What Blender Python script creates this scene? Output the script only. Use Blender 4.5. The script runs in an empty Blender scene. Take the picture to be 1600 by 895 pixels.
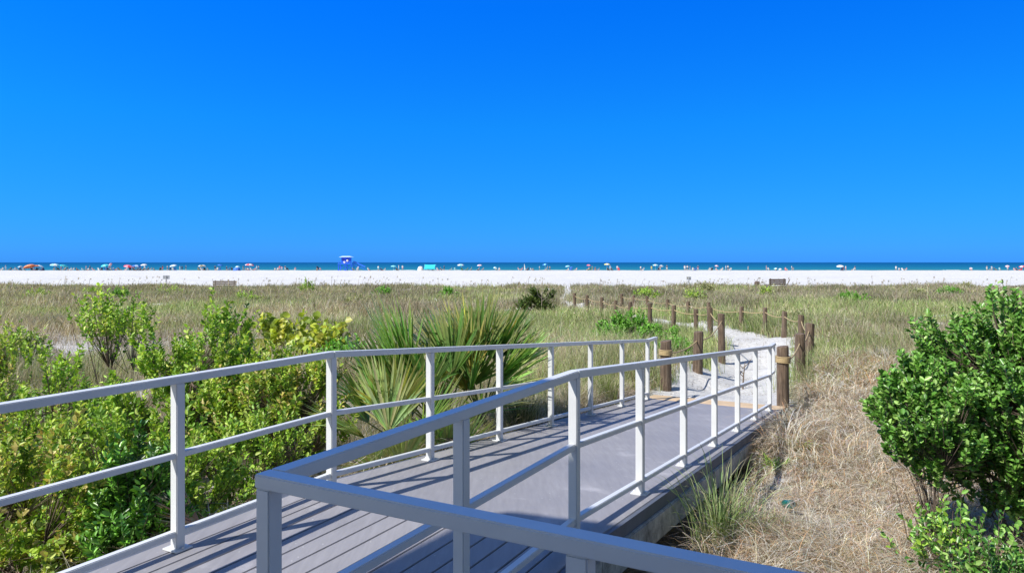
import bpy, bmesh, math, random
import numpy as np
from mathutils import Vector, Matrix
random.seed(7)
rng = np.random.default_rng(11)
R = math.radians
SC = bpy.context.scene
COL = SC.collection

# ------------------------------------------------------------------ camera, world, sun, exposure
F = 1110.0                       # focal length in pixels of a 1600 px wide frame
EYE = 1.51                       # eye height above the landing deck (deck top is z = 0)
cam = bpy.data.cameras.new('camera'); camo = bpy.data.objects.new('camera', cam); COL.objects.link(camo)
cam.sensor_width = 36; cam.lens = 36 * F / 1600
cam.shift_y = -37.5 / 1600
cam.clip_start = 0.05; cam.clip_end = 60000
camo.location = (0, 0, EYE); camo.rotation_euler = (R(90), 0, 0)
SC.camera = camo

SUN_H = Vector((.725, .4377, 0))             # the way shadows run on the ground
SUN_EL = R(47)
d = SUN_H.normalized() * math.cos(SUN_EL) + Vector((0, 0, -math.sin(SUN_EL)))
sun = bpy.data.lights.new('sun', 'SUN'); suno = bpy.data.objects.new('sun', sun); COL.objects.link(suno)
sun.energy = 5.0; sun.angle = R(.53); sun.color = (1.0, .95, .87)
suno.rotation_euler = d.to_track_quat('-Z', 'Y').to_euler(); suno.location = (-20, -12, 30)

wd = bpy.data.worlds.new('World'); SC.world = wd; wd.use_nodes = True
nt = wd.node_tree; nt.nodes.clear()
wo = nt.nodes.new('ShaderNodeOutputWorld'); bg = nt.nodes.new('ShaderNodeBackground')
sky = nt.nodes.new('ShaderNodeTexSky'); sky.sky_type = 'NISHITA'; sky.sun_disc = False
sky.sun_elevation = SUN_EL
to_sun = -d
sky.sun_rotation = math.atan2(to_sun.x, to_sun.y)
sky.altitude = 0; sky.air_density = 1.0; sky.dust_density = .1; sky.ozone_density = 4.0
# the saturated, polarised blue of the photograph: the sky's own colour filtered by elevation
tc = nt.nodes.new('ShaderNodeTexCoord'); sx = nt.nodes.new('ShaderNodeSeparateXYZ')
rp = nt.nodes.new('ShaderNodeValToRGB'); mul = nt.nodes.new('ShaderNodeMix'); mul.data_type = 'RGBA'; mul.blend_type = 'MULTIPLY'
mul.inputs[0].default_value = 1
SKY_RAMP = [(0.0, (.040, .26, 1.05, 1)), (.018, (.044, .285, 1.05, 1)), (.186, (.018, .42, .98, 1)), (.339, (.004, .443, 1.33, 1)), (.36, (.01, .46, 1.36, 1)), (.55, (.62, .85, 1.15, 1))]
for i, (p, c) in enumerate(SKY_RAMP):
    e = rp.color_ramp.elements[i] if i < 2 else rp.color_ramp.elements.new(p)
    e.position = p; e.color = c
nt.links.new(tc.outputs['Generated'], sx.inputs[0]); nt.links.new(sx.outputs['Z'], rp.inputs[0])
# unseen sunward sky behind the viewer, tinted paler to lighten the shaded rail faces
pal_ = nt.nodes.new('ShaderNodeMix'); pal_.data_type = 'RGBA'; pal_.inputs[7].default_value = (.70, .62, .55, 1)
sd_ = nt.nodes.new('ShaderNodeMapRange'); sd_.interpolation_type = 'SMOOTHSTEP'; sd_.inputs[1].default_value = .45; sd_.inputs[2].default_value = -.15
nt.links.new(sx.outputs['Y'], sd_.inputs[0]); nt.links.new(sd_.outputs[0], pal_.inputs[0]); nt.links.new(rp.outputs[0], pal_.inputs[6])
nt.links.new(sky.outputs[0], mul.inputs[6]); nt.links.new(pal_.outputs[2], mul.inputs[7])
ev_ = nt.nodes.new('ShaderNodeMath'); ev_.operation = 'MULTIPLY_ADD'; ev_.inputs[1].default_value = -.24; ev_.inputs[2].default_value = 1.0
nt.links.new(sx.outputs['X'], ev_.inputs[0])
vs_ = nt.nodes.new('ShaderNodeVectorMath'); vs_.operation = 'SCALE'
nt.links.new(mul.outputs[2], vs_.inputs[0]); nt.links.new(ev_.outputs[0], vs_.inputs['Scale']); nt.links.new(vs_.outputs[0], bg.inputs[0]); bg.inputs[1].default_value = .15
nt.links.new(bg.outputs[0], wo.inputs[0])

SC.render.engine = 'CYCLES'
SC.view_settings.view_transform = 'Standard'; SC.view_settings.look = 'None'
SC.view_settings.gamma = 1; SC.view_settings.use_curve_mapping = False
SC.view_settings.exposure = 0.25
SC.cycles.max_bounces = 6; SC.cycles.transparent_max_bounces = 4

# ------------------------------------------------------------------ helpers
A = math.atan2(600, F); SA, CA = math.sin(A), math.cos(A)
def UV(u, v, z=0.0):                   # u along the ramp, v to its right
    return Vector((u*SA + v*CA, u*CA - v*SA, z))
def toUV(x, y):
    return x*SA + y*CA, x*CA - y*SA
def at(px, Z):                         # sideways position of what the photo shows at px, Z metres ahead
    return (px - 800) / F * Z
def zat(py, Z):
    return EYE - (py - 410) / F * Z

def tag(o, label=None, cat=None, group=None, kind=None):
    if label: o['label'] = label
    if cat: o['category'] = cat
    if group: o['group'] = group
    if kind: o['kind'] = kind
    return o
def empty(name, loc=(0, 0, 0), rz=0.0, label=None, cat=None, group=None):
    o = bpy.data.objects.new(name, None); COL.objects.link(o)
    o.location = loc; o.rotation_euler = (0, 0, rz); o.empty_display_size = .2
    return tag(o, label, cat, group)
def link_mesh(name, me, mats, parent=None):
    o = bpy.data.objects.new(name, me); COL.objects.link(o)
    for m in (mats if isinstance(mats, (list, tuple)) else [mats]):
        me.materials.append(m)
    if parent is not None: o.parent = parent
    return o
def copy_tree(o, parent=None):
    c = o.copy(); COL.objects.link(c); c.parent = parent
    for ch in list(o.children): copy_tree(ch, c)
    return c

class MB:
    """collects plain solids and links them as one mesh"""
    def __init__(s): s.v = []; s.f = []; s.m = []
    def add(s, vs, fs, mi=0):
        b = len(s.v); s.v += [tuple(x) for x in vs]; s.f += [tuple(b+i for i in f) for f in fs]; s.m += [mi]*len(fs); return s
    def box(s, c, size, M=None, mi=0):
        x, y, z = size[0]/2, size[1]/2, size[2]/2
        vs = [Vector((i*x, j*y, k*z)) for i in (-1, 1) for j in (-1, 1) for k in (-1, 1)]
        if M is not None: vs = [M @ p for p in vs]
        c = Vector(c)
        return s.add([p + c for p in vs], [(0,1,3,2), (4,6,7,5), (0,4,5,1), (2,3,7,6), (0,2,6,4), (1,5,7,3)], mi)
    def bar(s, p, q, w, h, side=None, mi=0):
        p, q = Vector(p), Vector(q); t = (q - p).normalized()
        sd = Vector(side) if side is not None else t.cross(Vector((0, 0, 1)))
        if sd.length < 1e-4: sd = Vector((1, 0, 0))
        sd.normalize(); up = sd.cross(t).normalized()
        vs = []
        for e in (p, q):
            for a, b in ((-1, -1), (1, -1), (1, 1), (-1, 1)):
                vs.append(e + sd*a*w/2 + up*b*h/2)
        return s.add(vs, [(3,2,1,0), (4,5,6,7), (0,1,5,4), (1,2,6,5), (2,3,7,6), (3,0,4,7)], mi)
    def tube(s, pts, r, n=8, mi=0, cap=True):
        pts = [Vector(p) for p in pts]
        rs = r if isinstance(r, (list, tuple)) else [r]*len(pts)
        vs = []; prev = None
        for i, p in enumerate(pts):
            t = (pts[min(i+1, len(pts)-1)] - pts[max(i-1, 0)]).normalized()
            if prev is None:
                a = t.cross(Vector((0, 0, 1)))
                if a.length < 1e-3: a = Vector((1, 0, 0))
            else: a = prev - t*prev.dot(t)
            a.normalize(); prev = a; b = t.cross(a)
            for k in range(n):
                an = 2*math.pi*k/n
                vs.append(p + (a*math.cos(an) + b*math.sin(an))*rs[i])
        fs = [(i*n+k, i*n+(k+1) % n, (i+1)*n+(k+1) % n, (i+1)*n+k) for i in range(len(pts)-1) for k in range(n)]
        if cap: fs += [tuple(range(n-1, -1, -1)), tuple((len(pts)-1)*n+k for k in range(n))]
        return s.add(vs, fs, mi)
    def lathe(s, prof, c=(0, 0, 0), n=16, mi=0):
        c = Vector(c); vs = []
        for r, z in prof:
            for k in range(n):
                an = 2*math.pi*k/n; vs.append(c + Vector((r*math.cos(an), r*math.sin(an), z)))
        fs = [(i*n+k, i*n+(k+1) % n, (i+1)*n+(k+1) % n, (i+1)*n+k) for i in range(len(prof)-1) for k in range(n)]
        fs += [tuple(range(n-1, -1, -1)), tuple((len(prof)-1)*n+k for k in range(n))]
        return s.add(vs, fs, mi)
    def build(s, name, mats, parent=None, bevel=0, smooth=False):
        me = bpy.data.meshes.new(name); me.from_pydata(s.v, [], s.f)
        me.polygons.foreach_set('material_index', s.m)
        if smooth: me.polygons.foreach_set('use_smooth', [True]*len(me.polygons))
        bm = bmesh.new(); bm.from_mesh(me); bmesh.ops.recalc_face_normals(bm, faces=bm.faces)
        if bevel:
            es = [e for e in bm.edges if len(e.link_faces) == 2 and e.calc_face_angle(0) > .6]
            bmesh.ops.bevel(bm, geom=es, offset=bevel, segments=2, affect='EDGES', clamp_overlap=True)
        bm.to_mesh(me); bm.free(); me.update()
        return link_mesh(name, me, mats, parent)

def np_mesh(name, V, Q, mat, parent=None, colors=None, smooth=False, T=None):
    """big meshes straight from arrays: V (n,3), quads Q (m,4), tris T (k,3), one colour per vertex"""
    me = bpy.data.meshes.new(name)
    nq = 0 if Q is None else len(Q); ntr = 0 if T is None else len(T)
    me.vertices.add(len(V)); me.vertices.foreach_set('co', np.ascontiguousarray(V, dtype=np.float32).ravel())
    loops = []
    if nq: loops.append(np.asarray(Q, dtype=np.int32).ravel())
    if ntr: loops.append(np.asarray(T, dtype=np.int32).ravel())
    lp = np.concatenate(loops)
    me.loops.add(len(lp)); me.loops.foreach_set('vertex_index', lp)
    me.polygons.add(nq + ntr)
    starts = np.concatenate([np.arange(nq)*4, nq*4 + np.arange(ntr)*3]).astype(np.int32)
    me.polygons.foreach_set('loop_start', starts)
    me.update(calc_edges=True)
    if smooth: me.polygons.foreach_set('use_smooth', np.ones(nq+ntr, dtype=bool))
    if colors is not None:
        at_ = me.color_attributes.new('tint', 'FLOAT_COLOR', 'POINT')
        c4 = np.ones((len(V), 4), dtype=np.float32); c4[:, :3] = colors
        at_.data.foreach_set('color', c4.ravel())
    return link_mesh(name, me, mat, parent)

def sn(x, y, s, seed=0):               # cheap smooth noise, about -1..1
    r_ = np.random.default_rng(seed); out = 0
    for k in range(5):
        a = r_.uniform(0, 6.28); f = s*r_.uniform(.6, 1.7); p = r_.uniform(0, 6.28)
        out = out + np.sin((x*np.cos(a) + y*np.sin(a))*f + p + 1.3*np.sin((x*np.sin(a) - y*np.cos(a))*f*.7 + p*2))
    return out/2.6

# ------------------------------------------------------------------ materials
def new_mat(name):
    m = bpy.data.materials.new(name); m.use_nodes = True
    return m, m.node_tree, m.node_tree.nodes['Principled BSDF']
def noise(t, scale, detail=4, rough=.6, coord='Object', vec=None):
    n = t.nodes.new('ShaderNodeTexNoise'); n.inputs['Scale'].default_value = scale
    n.inputs['Detail'].default_value = detail; n.inputs['Roughness'].default_value = rough
    if vec is None:
        c = t.nodes.new('ShaderNodeTexCoord'); vec = c.outputs[coord]
    t.links.new(vec, n.inputs['Vector']); return n
def ramp(t, src, stops):
    r_ = t.nodes.new('ShaderNodeValToRGB')
    for i, (p, c) in enumerate(stops):
        e = r_.color_ramp.elements[i] if i < 2 else r_.color_ramp.elements.new(p)
        e.position = p; e.color = (*c, 1) if len(c) == 3 else c
    t.links.new(src, r_.inputs[0]); return r_
def mix(t, a, b, fac, mode='MIX'):
    m = t.nodes.new('ShaderNodeMix'); m.data_type = 'RGBA'; m.blend_type = mode
    for i, x in ((0, fac), (6, a), (7, b)):
        if isinstance(x, (int, float)): m.inputs[i].default_value = x
        elif isinstance(x, tuple): m.inputs[i].default_value = (*x, 1)
        else: t.links.new(x, m.inputs[i])
    return m.outputs[2]
def bump(t, bs, src, strength, dist):
    b = t.nodes.new('ShaderNodeBump'); b.inputs['Strength'].default_value = strength; b.inputs['Distance'].default_value = dist
    t.links.new(src, b.inputs['Height']); t.links.new(b.outputs[0], bs.inputs['Normal']); return b
def surf(name, col, rough=.5, var=.12, scale=6, bmp=.0, metal=0, spec=.5):
    m, t, b = new_mat(name)
    n = noise(t, scale)
    lo = tuple(c*(1-var) for c in col); hi = tuple(min(1, c*(1+var)) for c in col)
    r_ = ramp(t, n.outputs[0], [(.3, lo), (.7, hi)])
    t.links.new(r_.outputs[0], b.inputs['Base Color'])
    b.inputs['Roughness'].default_value = rough; b.inputs['Metallic'].default_value = metal
    b.inputs['Specular IOR Level'].default_value = spec
    if bmp:
        n2 = noise(t, scale*5); bump(t, b, n2.outputs[0], .5, bmp)
    return m

def foliage_mat(name, rough=.5, trans=.3, spec=.3):
    m = bpy.data.materials.new(name); m.use_nodes = True; t = m.node_tree; b = t.nodes['Principled BSDF']
    a = t.nodes.new('ShaderNodeAttribute'); a.attribute_name = 'tint'
    n = noise(t, 14, 2)
    r_ = ramp(t, n.outputs[0], [(.3, (.82, .82, .82)), (.7, (1.15, 1.15, 1.15))])
    c = mix(t, a.outputs[0], r_.outputs[0], 1.0, 'MULTIPLY')
    t.links.new(c, b.inputs['Base Color']); b.inputs['Roughness'].default_value = rough
    b.inputs['Specular IOR Level'].default_value = spec
    tr = t.nodes.new('ShaderNodeBsdfTranslucent')
    c2 = mix(t, c, (1.25, 1.2, .6), 1.0, 'MULTIPLY'); t.links.new(c2, tr.inputs[0])
    ms = t.nodes.new('ShaderNodeMixShader'); ms.inputs[0].default_value = trans
    t.links.new(b.outputs[0], ms.inputs[1]); t.links.new(tr.outputs[0], ms.inputs[2])
    t.links.new(ms.outputs[0], t.nodes['Material Output'].inputs[0])
    return m
M_grass = foliage_mat('grass blades', .6, .36, .2)
M_straw = foliage_mat('dry straw', .7, .30, .1)
M_leaf = foliage_mat('shrub leaves', .42, .3, .35)
M_gloss = foliage_mat('glossy leaves', .33, .18, .45)
M_palm = foliage_mat('palm blades', .38, .22, .5)
M_bark = surf('grey brown bark', (.16, .12, .09), .85, .4, 20, .004)
M_twig = surf('bleached twig', (.34, .29, .24), .85, .3, 20)

# painted metal of the railings
M_rail, t, b = new_mat('light grey painted metal')
n = noise(t, 3, 6, .7); n2 = noise(t, 90, 3)
c1 = ramp(t, n.outputs[0], [(.25, (.60, .62, .64)), (.6, (.67, .69, .70)), (.85, (.71, .72, .73))])
sp = ramp(t, n2.outputs[0], [(.70, (1, 1, 1)), (.80, (.72, .70, .66))])
t.links.new(mix(t, c1.outputs[0], sp.outputs[0], .6, 'MULTIPLY'), b.inputs['Base Color'])
b.inputs['Roughness'].default_value = .42; bump(t, b, n2.outputs[0], .15, .002)

# deck paint: boards with dark joints are modelled, this carries wear and spatter
def deck_mat(name, base, stain_scale):
    m, t, b = new_mat(name)
    tc_ = t.nodes.new('ShaderNodeTexCoord')
    mp = t.nodes.new('ShaderNodeMapping'); mp.inputs['Rotation'].default_value = (0, 0, A); mp.inputs['Scale'].default_value = (6, .6, 1)
    t.links.new(tc_.outputs['Object'], mp.inputs[0])
    g = noise(t, 5, 6, .65, vec=mp.outputs[0])
    c1 = ramp(t, g.outputs[0], [(.25, tuple(x*.86 for x in base)), (.75, tuple(x*1.12 for x in base))])
    s1 = noise(t, stain_scale, 5, .6)
    st = ramp(t, s1.outputs[0], [(.60, (0, 0, 0)), (.70, (.45, .45, .45))])
    c2 = mix(t, c1.outputs[0], tuple(min(.7, x*1.65) for x in base), st.outputs[0])
    s3 = noise(t, 1.1, 3); dk = ramp(t, s3.outputs[0], [(.3, (.86, .86, .88)), (.65, (1.04, 1.03, 1.02))])
    c2 = mix(t, c2, dk.outputs[0], 1.0, 'MULTIPLY')
    v = t.nodes.new('ShaderNodeTexVoronoi'); v.inputs['Scale'].default_value = 14; t.links.new(tc_.outputs['Object'], v.inputs['Vector'])
    sp = ramp(t, v.outputs['Distance'], [(.045, (.7, .7, .7)), (.075, (0, 0, 0))])
    c3 = mix(t, c2, (.62, .62, .6), sp.outputs[0])
    t.links.new(c3, b.inputs['Base Color']); b.inputs['Roughness'].default_value = .6
    n3 = noise(t, 60, 4); bump(t, b, n3.outputs[0], .25, .003)
    return m
M_deck = deck_mat('grey painted boards', (.30, .295, .31), 3.0)
M_ramp = deck_mat('grey painted ramp sheet', (.305, .30, .315), 2.2)
M_edge = surf('dark blue grey fascia', (.10, .115, .15), .6, .2, 5)
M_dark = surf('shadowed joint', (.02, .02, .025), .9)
M_beige = surf('tan plywood strip', (.62, .46, .28), .7, .15, 4)

M_conc, t, b = new_mat('stained concrete')
n = noise(t, 3.5, 8, .7); v = noise(t, 18, 5)
c1 = ramp(t, n.outputs[0], [(.3, (.13, .12, .10)), (.45, (.42, .40, .36)), (.7, (.62, .59, .54))])
c2 = ramp(t, v.outputs[0], [(.35, (.7, .7, .7)), (.6, (1.1, 1.1, 1.1))])
t.links.new(mix(t, c1.outputs[0], c2.outputs[0], 1.0, 'MULTIPLY'), b.inputs['Base Color'])
b.inputs['Roughness'].default_value = .9; bump(t, b, v.outputs[0], .8, .012)

# timber of the path posts
M_post, t, b = new_mat('weathered timber')
tc_ = t.nodes.new('ShaderNodeTexCoord'); mp = t.nodes.new('ShaderNodeMapping'); mp.inputs['Scale'].default_value = (1, 1, .09)
t.links.new(tc_.outputs['Object'], mp.inputs[0]); g = noise(t, 38, 6, .7, vec=mp.outputs[0]); n = noise(t, 4, 3)
c1 = ramp(t, g.outputs[0], [(.3, (.045, .03, .022)), (.5, (.14, .10, .075)), (.75, (.28, .23, .18))])
c2 = ramp(t, n.outputs[0], [(.3, (.8, .8, .75)), (.7, (1.15, 1.1, 1.0))])
t.links.new(mix(t, c1.outputs[0], c2.outputs[0], 1.0, 'MULTIPLY'), b.inputs['Base Color'])
b.inputs['Roughness'].default_value = .85; bump(t, b, g.outputs[0], .7, .01)
M_rope = surf('manila rope', (.42, .32, .17), .85, .2, 60, .003)
M_white = surf('white paint', (.78, .79, .8), .5, .05)

# ground: white quartz sand, leaf litter and thatch where the vertex mask says plants grow
M_ground, t, b = new_mat('white sand and dune litter')
a = t.nodes.new('ShaderNodeAttribute'); a.attribute_name = 'tint'
sep = t.nodes.new('ShaderNodeSeparateColor'); t.links.new(a.outputs[0], sep.inputs[0])
n1 = noise(t, .9, 8, .7); n2 = noise(t, 9, 6, .7); n3 = noise(t, 45, 4, .7)
sand = ramp(t, n2.outputs[0], [(.3, (.52, .51, .49)), (.5, (.66, .66, .65)), (.8, (.73, .73, .72))])
spk = ramp(t, n3.outputs[0], [(.32, (.50, .42, .34)), (.43, (1, 1, 1))])
near = t.nodes.new('ShaderNodeMath'); near.operation = 'MULTIPLY'; near.inputs[1].default_value = .8
t.links.new(sep.outputs[2], near.inputs[0])
tcg = t.nodes.new('ShaderNodeTexCoord'); mpg = t.nodes.new('ShaderNodeMapping'); mpg.inputs['Scale'].default_value = (.05, .22, 1); t.links.new(tcg.outputs['Object'], mpg.inputs[0])
wv = noise(t, 1.0, 7, .7, vec=mpg.outputs[0]); wr = ramp(t, wv.outputs[0], [(.35, (.90, .90, .90)), (.55, (1.0, 1.0, 1.0)), (.7, (1.03, 1.03, 1.03))])
sxg = t.nodes.new('ShaderNodeSeparateXYZ'); t.links.new(tcg.outputs['Object'], sxg.inputs[0]); wet = t.nodes.new('ShaderNodeMapRange'); wet.inputs[1].default_value = 236; wet.inputs[2].default_value = 241; t.links.new(sxg.outputs['Y'], wet.inputs[0])
class _S: pass
_s = _S(); _s.outputs = [mix(t, mix(t, sand.outputs[0], wr.outputs[0], 1.0, 'MULTIPLY'), (.38, .37, .33), wet.outputs[0])]; sand = _s
sand2 = mix(t, sand.outputs[0], mix(t, sand.outputs[0], spk.outputs[0], 1.0, 'MULTIPLY'), near.outputs[0])
lit = ramp(t, n2.outputs[0], [(.3, (.16, .13, .10)), (.5, (.38, .32, .25)), (.7, (.55, .49, .41))])
grn = ramp(t, n2.outputs[0], [(.3, (.10, .11, .05)), (.7, (.28, .27, .17))])
veg = mix(t, lit.outputs[0], grn.outputs[0], sep.outputs[1])
add = t.nodes.new('ShaderNodeMath'); add.operation = 'ADD'; t.links.new(sep.outputs[0], add.inputs[0])
nn = t.nodes.new('ShaderNodeMath'); nn.operation = 'MULTIPLY_ADD'; nn.inputs[1].default_value = 1.1; nn.inputs[2].default_value = -.55
t.links.new(n2.outputs[0], nn.inputs[0]); t.links.new(nn.outputs[0], add.inputs[1])
mk = ramp(t, add.outputs[0], [(.40, (0, 0, 0)), (.58, (1, 1, 1))])
t.links.new(mix(t, veg, sand2, mk.outputs[0]), b.inputs['Base Color'])
b.inputs['Roughness'].default_value = .95; b.inputs['Specular IOR Level'].default_value = .15
bp = bump(t, b, n2.outputs[0], .7, .09); bp2 = t.nodes.new('ShaderNodeBump'); bp2.inputs['Strength'].default_value = .5; bp2.inputs['Distance'].default_value = .02
t.links.new(n3.outputs[0], bp2.inputs['Height']); t.links.new(bp.outputs[0], bp2.inputs['Normal']); t.links.new(bp2.outputs[0], b.inputs['Normal'])

# sea: shallow green over sand near the shore, deep blue farther out
M_sea, t, b = new_mat('sea water')
tc_ = t.nodes.new('ShaderNodeTexCoord'); sx_ = t.nodes.new('ShaderNodeSeparateXYZ'); t.links.new(tc_.outputs['Object'], sx_.inputs[0])
mr = t.nodes.new('ShaderNodeMath'); mr.operation = 'LOGARITHM'; mr.inputs[1].default_value = 10; t.links.new(sx_.outputs['Y'], mr.inputs[0])
mp = t.nodes.new('ShaderNodeMapping'); mp.inputs['Scale'].default_value = (.008, .05, 1); t.links.new(tc_.outputs['Object'], mp.inputs[0])
g = noise(t, 1, 4, .6, vec=mp.outputs[0])
ad = t.nodes.new('ShaderNodeMath'); ad.operation = 'MULTIPLY_ADD'; ad.inputs[1].default_value = .10; t.links.new(g.outputs[0], ad.inputs[0]); t.links.new(mr.outputs[0], ad.inputs[2])
nrm = t.nodes.new('ShaderNodeMapRange'); nrm.inputs[1].default_value = 2.4; nrm.inputs[2].default_value = 4.0; t.links.new(ad.outputs[0], nrm.inputs[0])
c1 = ramp(t, nrm.outputs[0], [(0, (.06, .25, .26)), (.05, (.022, .20, .25)), (.2, (.008, .13, .23)), (.5, (.003, .085, .21)), (1, (.002, .06, .19))])
t.links.new(c1.outputs[0], b.inputs['Base Color']); b.inputs['Roughness'].default_value = .45; b.inputs['Specular IOR Level'].default_value = .04
mp2 = t.nodes.new('ShaderNodeMapping'); mp2.inputs['Scale'].default_value = (.15, .6, 1); t.links.new(tc_.outputs['Object'], mp2.inputs[0])
w = noise(t, 1.4, 5, .6, vec=mp2.outputs[0]); bump(t, b, w.outputs[0], .6, .3)

# ------------------------------------------------------------------ ground
PATH = [(3.0, 10.6), (3.75, 12.5), (5.0, 15.0), (6.3, 18.0), (6.9, 20.6), (6.7, 23.0), (6.0, 25.5), (4.9, 28.8), (3.8, 32.5), (3.0, 38.0), (3.2, 46.0), (4.5, 56.0), (5.0, 66.0)]
def path_dist(x, y):
    dm = np.full(np.shape(x), 1e9)
    for (x0, y0), (x1, y1) in zip(PATH[:-1], PATH[1:]):
        dx, dy = x1-x0, y1-y0; tt = np.clip(((x-x0)*dx + (y-y0)*dy)/(dx*dx+dy*dy), 0, 1)
        dm = np.minimum(dm, np.hypot(x-x0-tt*dx, y-y0-tt*dy))
    return dm
def sstep(a, b, x):
    t_ = np.clip((x-a)/(b-a), 0, 1); return t_*t_*(3-2*t_)
def blob(x, y, cx, cy, rx, ry):
    return np.exp(-(((x-cx)/rx)**2 + ((y-cy)/ry)**2))
def T(x, y):
    x = np.asarray(x, float); y = np.asarray(y, float)
    z = -.70 - .0030*np.clip(y-12, 0, 50) - .0020*np.clip(y-64, 0, 175) - .008*np.clip(y-240, 0, 500)
    amp = .11*sstep(7, 14, y)*(1-.6*sstep(55, 66, y))
    z = z + amp*sn(x, y, .55, 3) + .06*amp/.11*sn(x, y, 1.7, 4)
    z = z + .02*sn(x, y, 5, 5)*(1-sstep(50, 70, y))
    z = z + .13*sstep(50, 60, y)*(1-sstep(61.5, 64, y))
    u, v = toUV(x, y)
    left = sstep(-2.9, -3.7, v)*sstep(12, 8, u)*sstep(-5.2, -3.9, v)
    z = z + .28*left
    right = sstep(-1.6, -.9, v)*sstep(12, 7, u)*sstep(9, 5, v)
    z = z + .18*right
    z = z + .42*blob(x, y, 6.6, 13.2, 1.6, 1.5)                    # the mound right of the path
    z = z + .30*blob(x, y, 2.9, 15.2, 1.3, 2.2)                    # the bank left of the path
    pd = path_dist(x, y)
    z = z - .12*np.exp(-(pd/1.0)**2)*sstep(64, 55, y)
    end = blob(*toUV(x, y), 11.4, -2.45, .9, 1.3)
    z = z*(1-end) + (-.645)*end
    under = sstep(-3.75, -3.45, v)*sstep(-1.3, -1.5, v)*sstep(10.9, 10.6, u)
    z = z - .16*under*sstep(6, 10, u)
    return z
def veg_mask(x, y):                    # 1 where plants cover the sand
    m = np.clip(.95 + .35*sn(x, y, .8, 8), 0, 1)
    m = np.where(sn(x, y, 1.1, 9) > .75, m*.35, m)
    pd = path_dist(x, y)
    wid = .74*(1-.45*sstep(22, 28, y))*(1-.4*sstep(36, 46, y))
    m = m*sstep(wid-.25, wid+.45, pd)
    m = m*(1-.97*blob(x, y, -11.5, 18.8, 6.5, 3.0))*(1-.7*blob(x, y, -4.6, 17, 2.4, 2.6))*(1-.6*blob(x, y, 6.4, 12.6, 1.5, .8))
    m = m*(1-.7*blob(x, y, 3.0, 14.0, .9, 1.8))
    u, v = toUV(x, y)
    m = m*(1-.9*blob(u, v, 11.6, -2.5, 1.1, 1.2))
    m = m*(1-.5*blob(u, v, 7.2, -.95, 1.6, .3))
    m = np.where(y > 62.6 + .5*sn(x, y*0, .5, 12), 0, m)
    return m
ang = np.concatenate([np.linspace(-52, 52, 521), np.linspace(52, 308, 90)[1:-1]])
rr = np.concatenate([[.4], np.geomspace(1.2, 80, 420), np.geomspace(82, 300, 60), np.geomspace(330, 45000, 26)])
AA, RR = np.meshgrid(np.radians(ang), rr)
gx = RR*np.sin(AA); gy = RR*np.cos(AA)
gz = T(gx, gy)
gz = np.where(gy > 240, np.maximum(gz, -6), gz)
nr, na = gx.shape
V = np.stack([gx, gy, gz], -1).reshape(-1, 3)
idx = np.arange(nr*na).reshape(nr, na)
nx = np.roll(idx, -1, axis=1)
Q = np.stack([idx[:-1], nx[:-1], nx[1:], idx[1:]], -1).reshape(-1, 4)
vm = veg_mask(gx, gy); vm = np.where(gy < -2, 1, vm)
green = np.clip(.5 + .5*sn(gx, gy, .3, 21) - .35*sstep(25, 50, gy), 0, 1)
uu, vv = toUV(gx, gy); green = green*(1 - sstep(-1.5, -.8, vv)*sstep(17, 12, gy))
nearm = sstep(70, 40, gy)
cols = np.stack([1-vm, green, nearm], -1).reshape(-1, 3)
ground = np_mesh('ground', V, Q, M_ground, colors=cols, smooth=True)
tag(ground, kind='structure')

mb = MB(); mb.add([(-40000, 236, -1.33), (40000, 236, -1.33), (40000, 45000, -1.33), (-40000, 45000, -1.33)], [(0, 1, 2, 3)])
sea = mb.build('water', M_sea); tag(sea, kind='structure')
# foam line of small breakers along the shore
mb = MB()
for k in range(3):
    yb = 241.5 + k*9
    x = -220.0
    while x < 220:
        L = random.uniform(6, 26)
        if random.random() < (.7 if k == 0 else .25):
            pts = [(x + L*i/8, yb + random.uniform(-.4, .4), -1.30) for i in range(9)]
            mb.tube(pts, [.02] + [.07]*7 + [.02], 5)
        x += L + random.uniform(0, 8)
foam = mb.build('foam', surf('sea foam', (.75, .8, .8), .8)); tag(foam, kind='stuff'); foam['label'] = 'thin white foam lines of small waves along the shore'; foam['category'] = 'foam'

# ------------------------------------------------------------------ vegetation generators
def blades(base, hgt, lean, dirs, width, color, tipcol=None, droop=.0, seg=4):
    """arched tapering blades. base (n,3); hgt, lean (reach), width, droop (n,)"""
    n = len(base)
    dirs = np.asarray(dirs); D = np.stack([np.cos(dirs), np.sin(dirs), np.zeros(n)], -1)
    up = np.array([0, 0, 1.0])
    p0 = base; p1 = base + up*(hgt*.75)[:, None] + D*(lean*.15)[:, None]
    p2 = base + up*(hgt*(1-droop))[:, None] + D*lean[:, None]
    sa = rng.uniform(0, 2*np.pi, n)*.0 + dirs + np.pi/2 + rng.normal(0, .9, n)
    S = np.stack([np.cos(sa), np.sin(sa), np.zeros(n)], -1)
    vs = []; cs = []
    ts = np.linspace(0, 1, seg)
    for i, t_ in enumerate(ts):
        p = p0*(1-t_)**2 + p1*2*t_*(1-t_) + p2*t_**2
        c = color if tipcol is None else color*(1-t_) + tipcol*t_
        if i < seg-1:
            w_ = (width*(1-.55*t_))[:, None]/2
            vs += [p - S*w_, p + S*w_]; cs += [c, c]
        else:
            vs.append(p); cs.append(c)
    k = 2*(seg-1)+1
    V = np.stack(vs, 1).reshape(-1, 3); C = np.stack(cs, 1).reshape(-1, 3)
    o = (np.arange(n)*k)[:, None]
    Qs = [o + np.array([[2*i, 2*i+1, 2*i+3, 2*i+2]]) for i in range(seg-2)]
    Q = np.stack(Qs, 1).reshape(-1, 4) if Qs else None
    Tt = o + np.array([[2*(seg-2), 2*(seg-2)+1, 2*(seg-1)]])
    return V, Q, Tt, C
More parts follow.
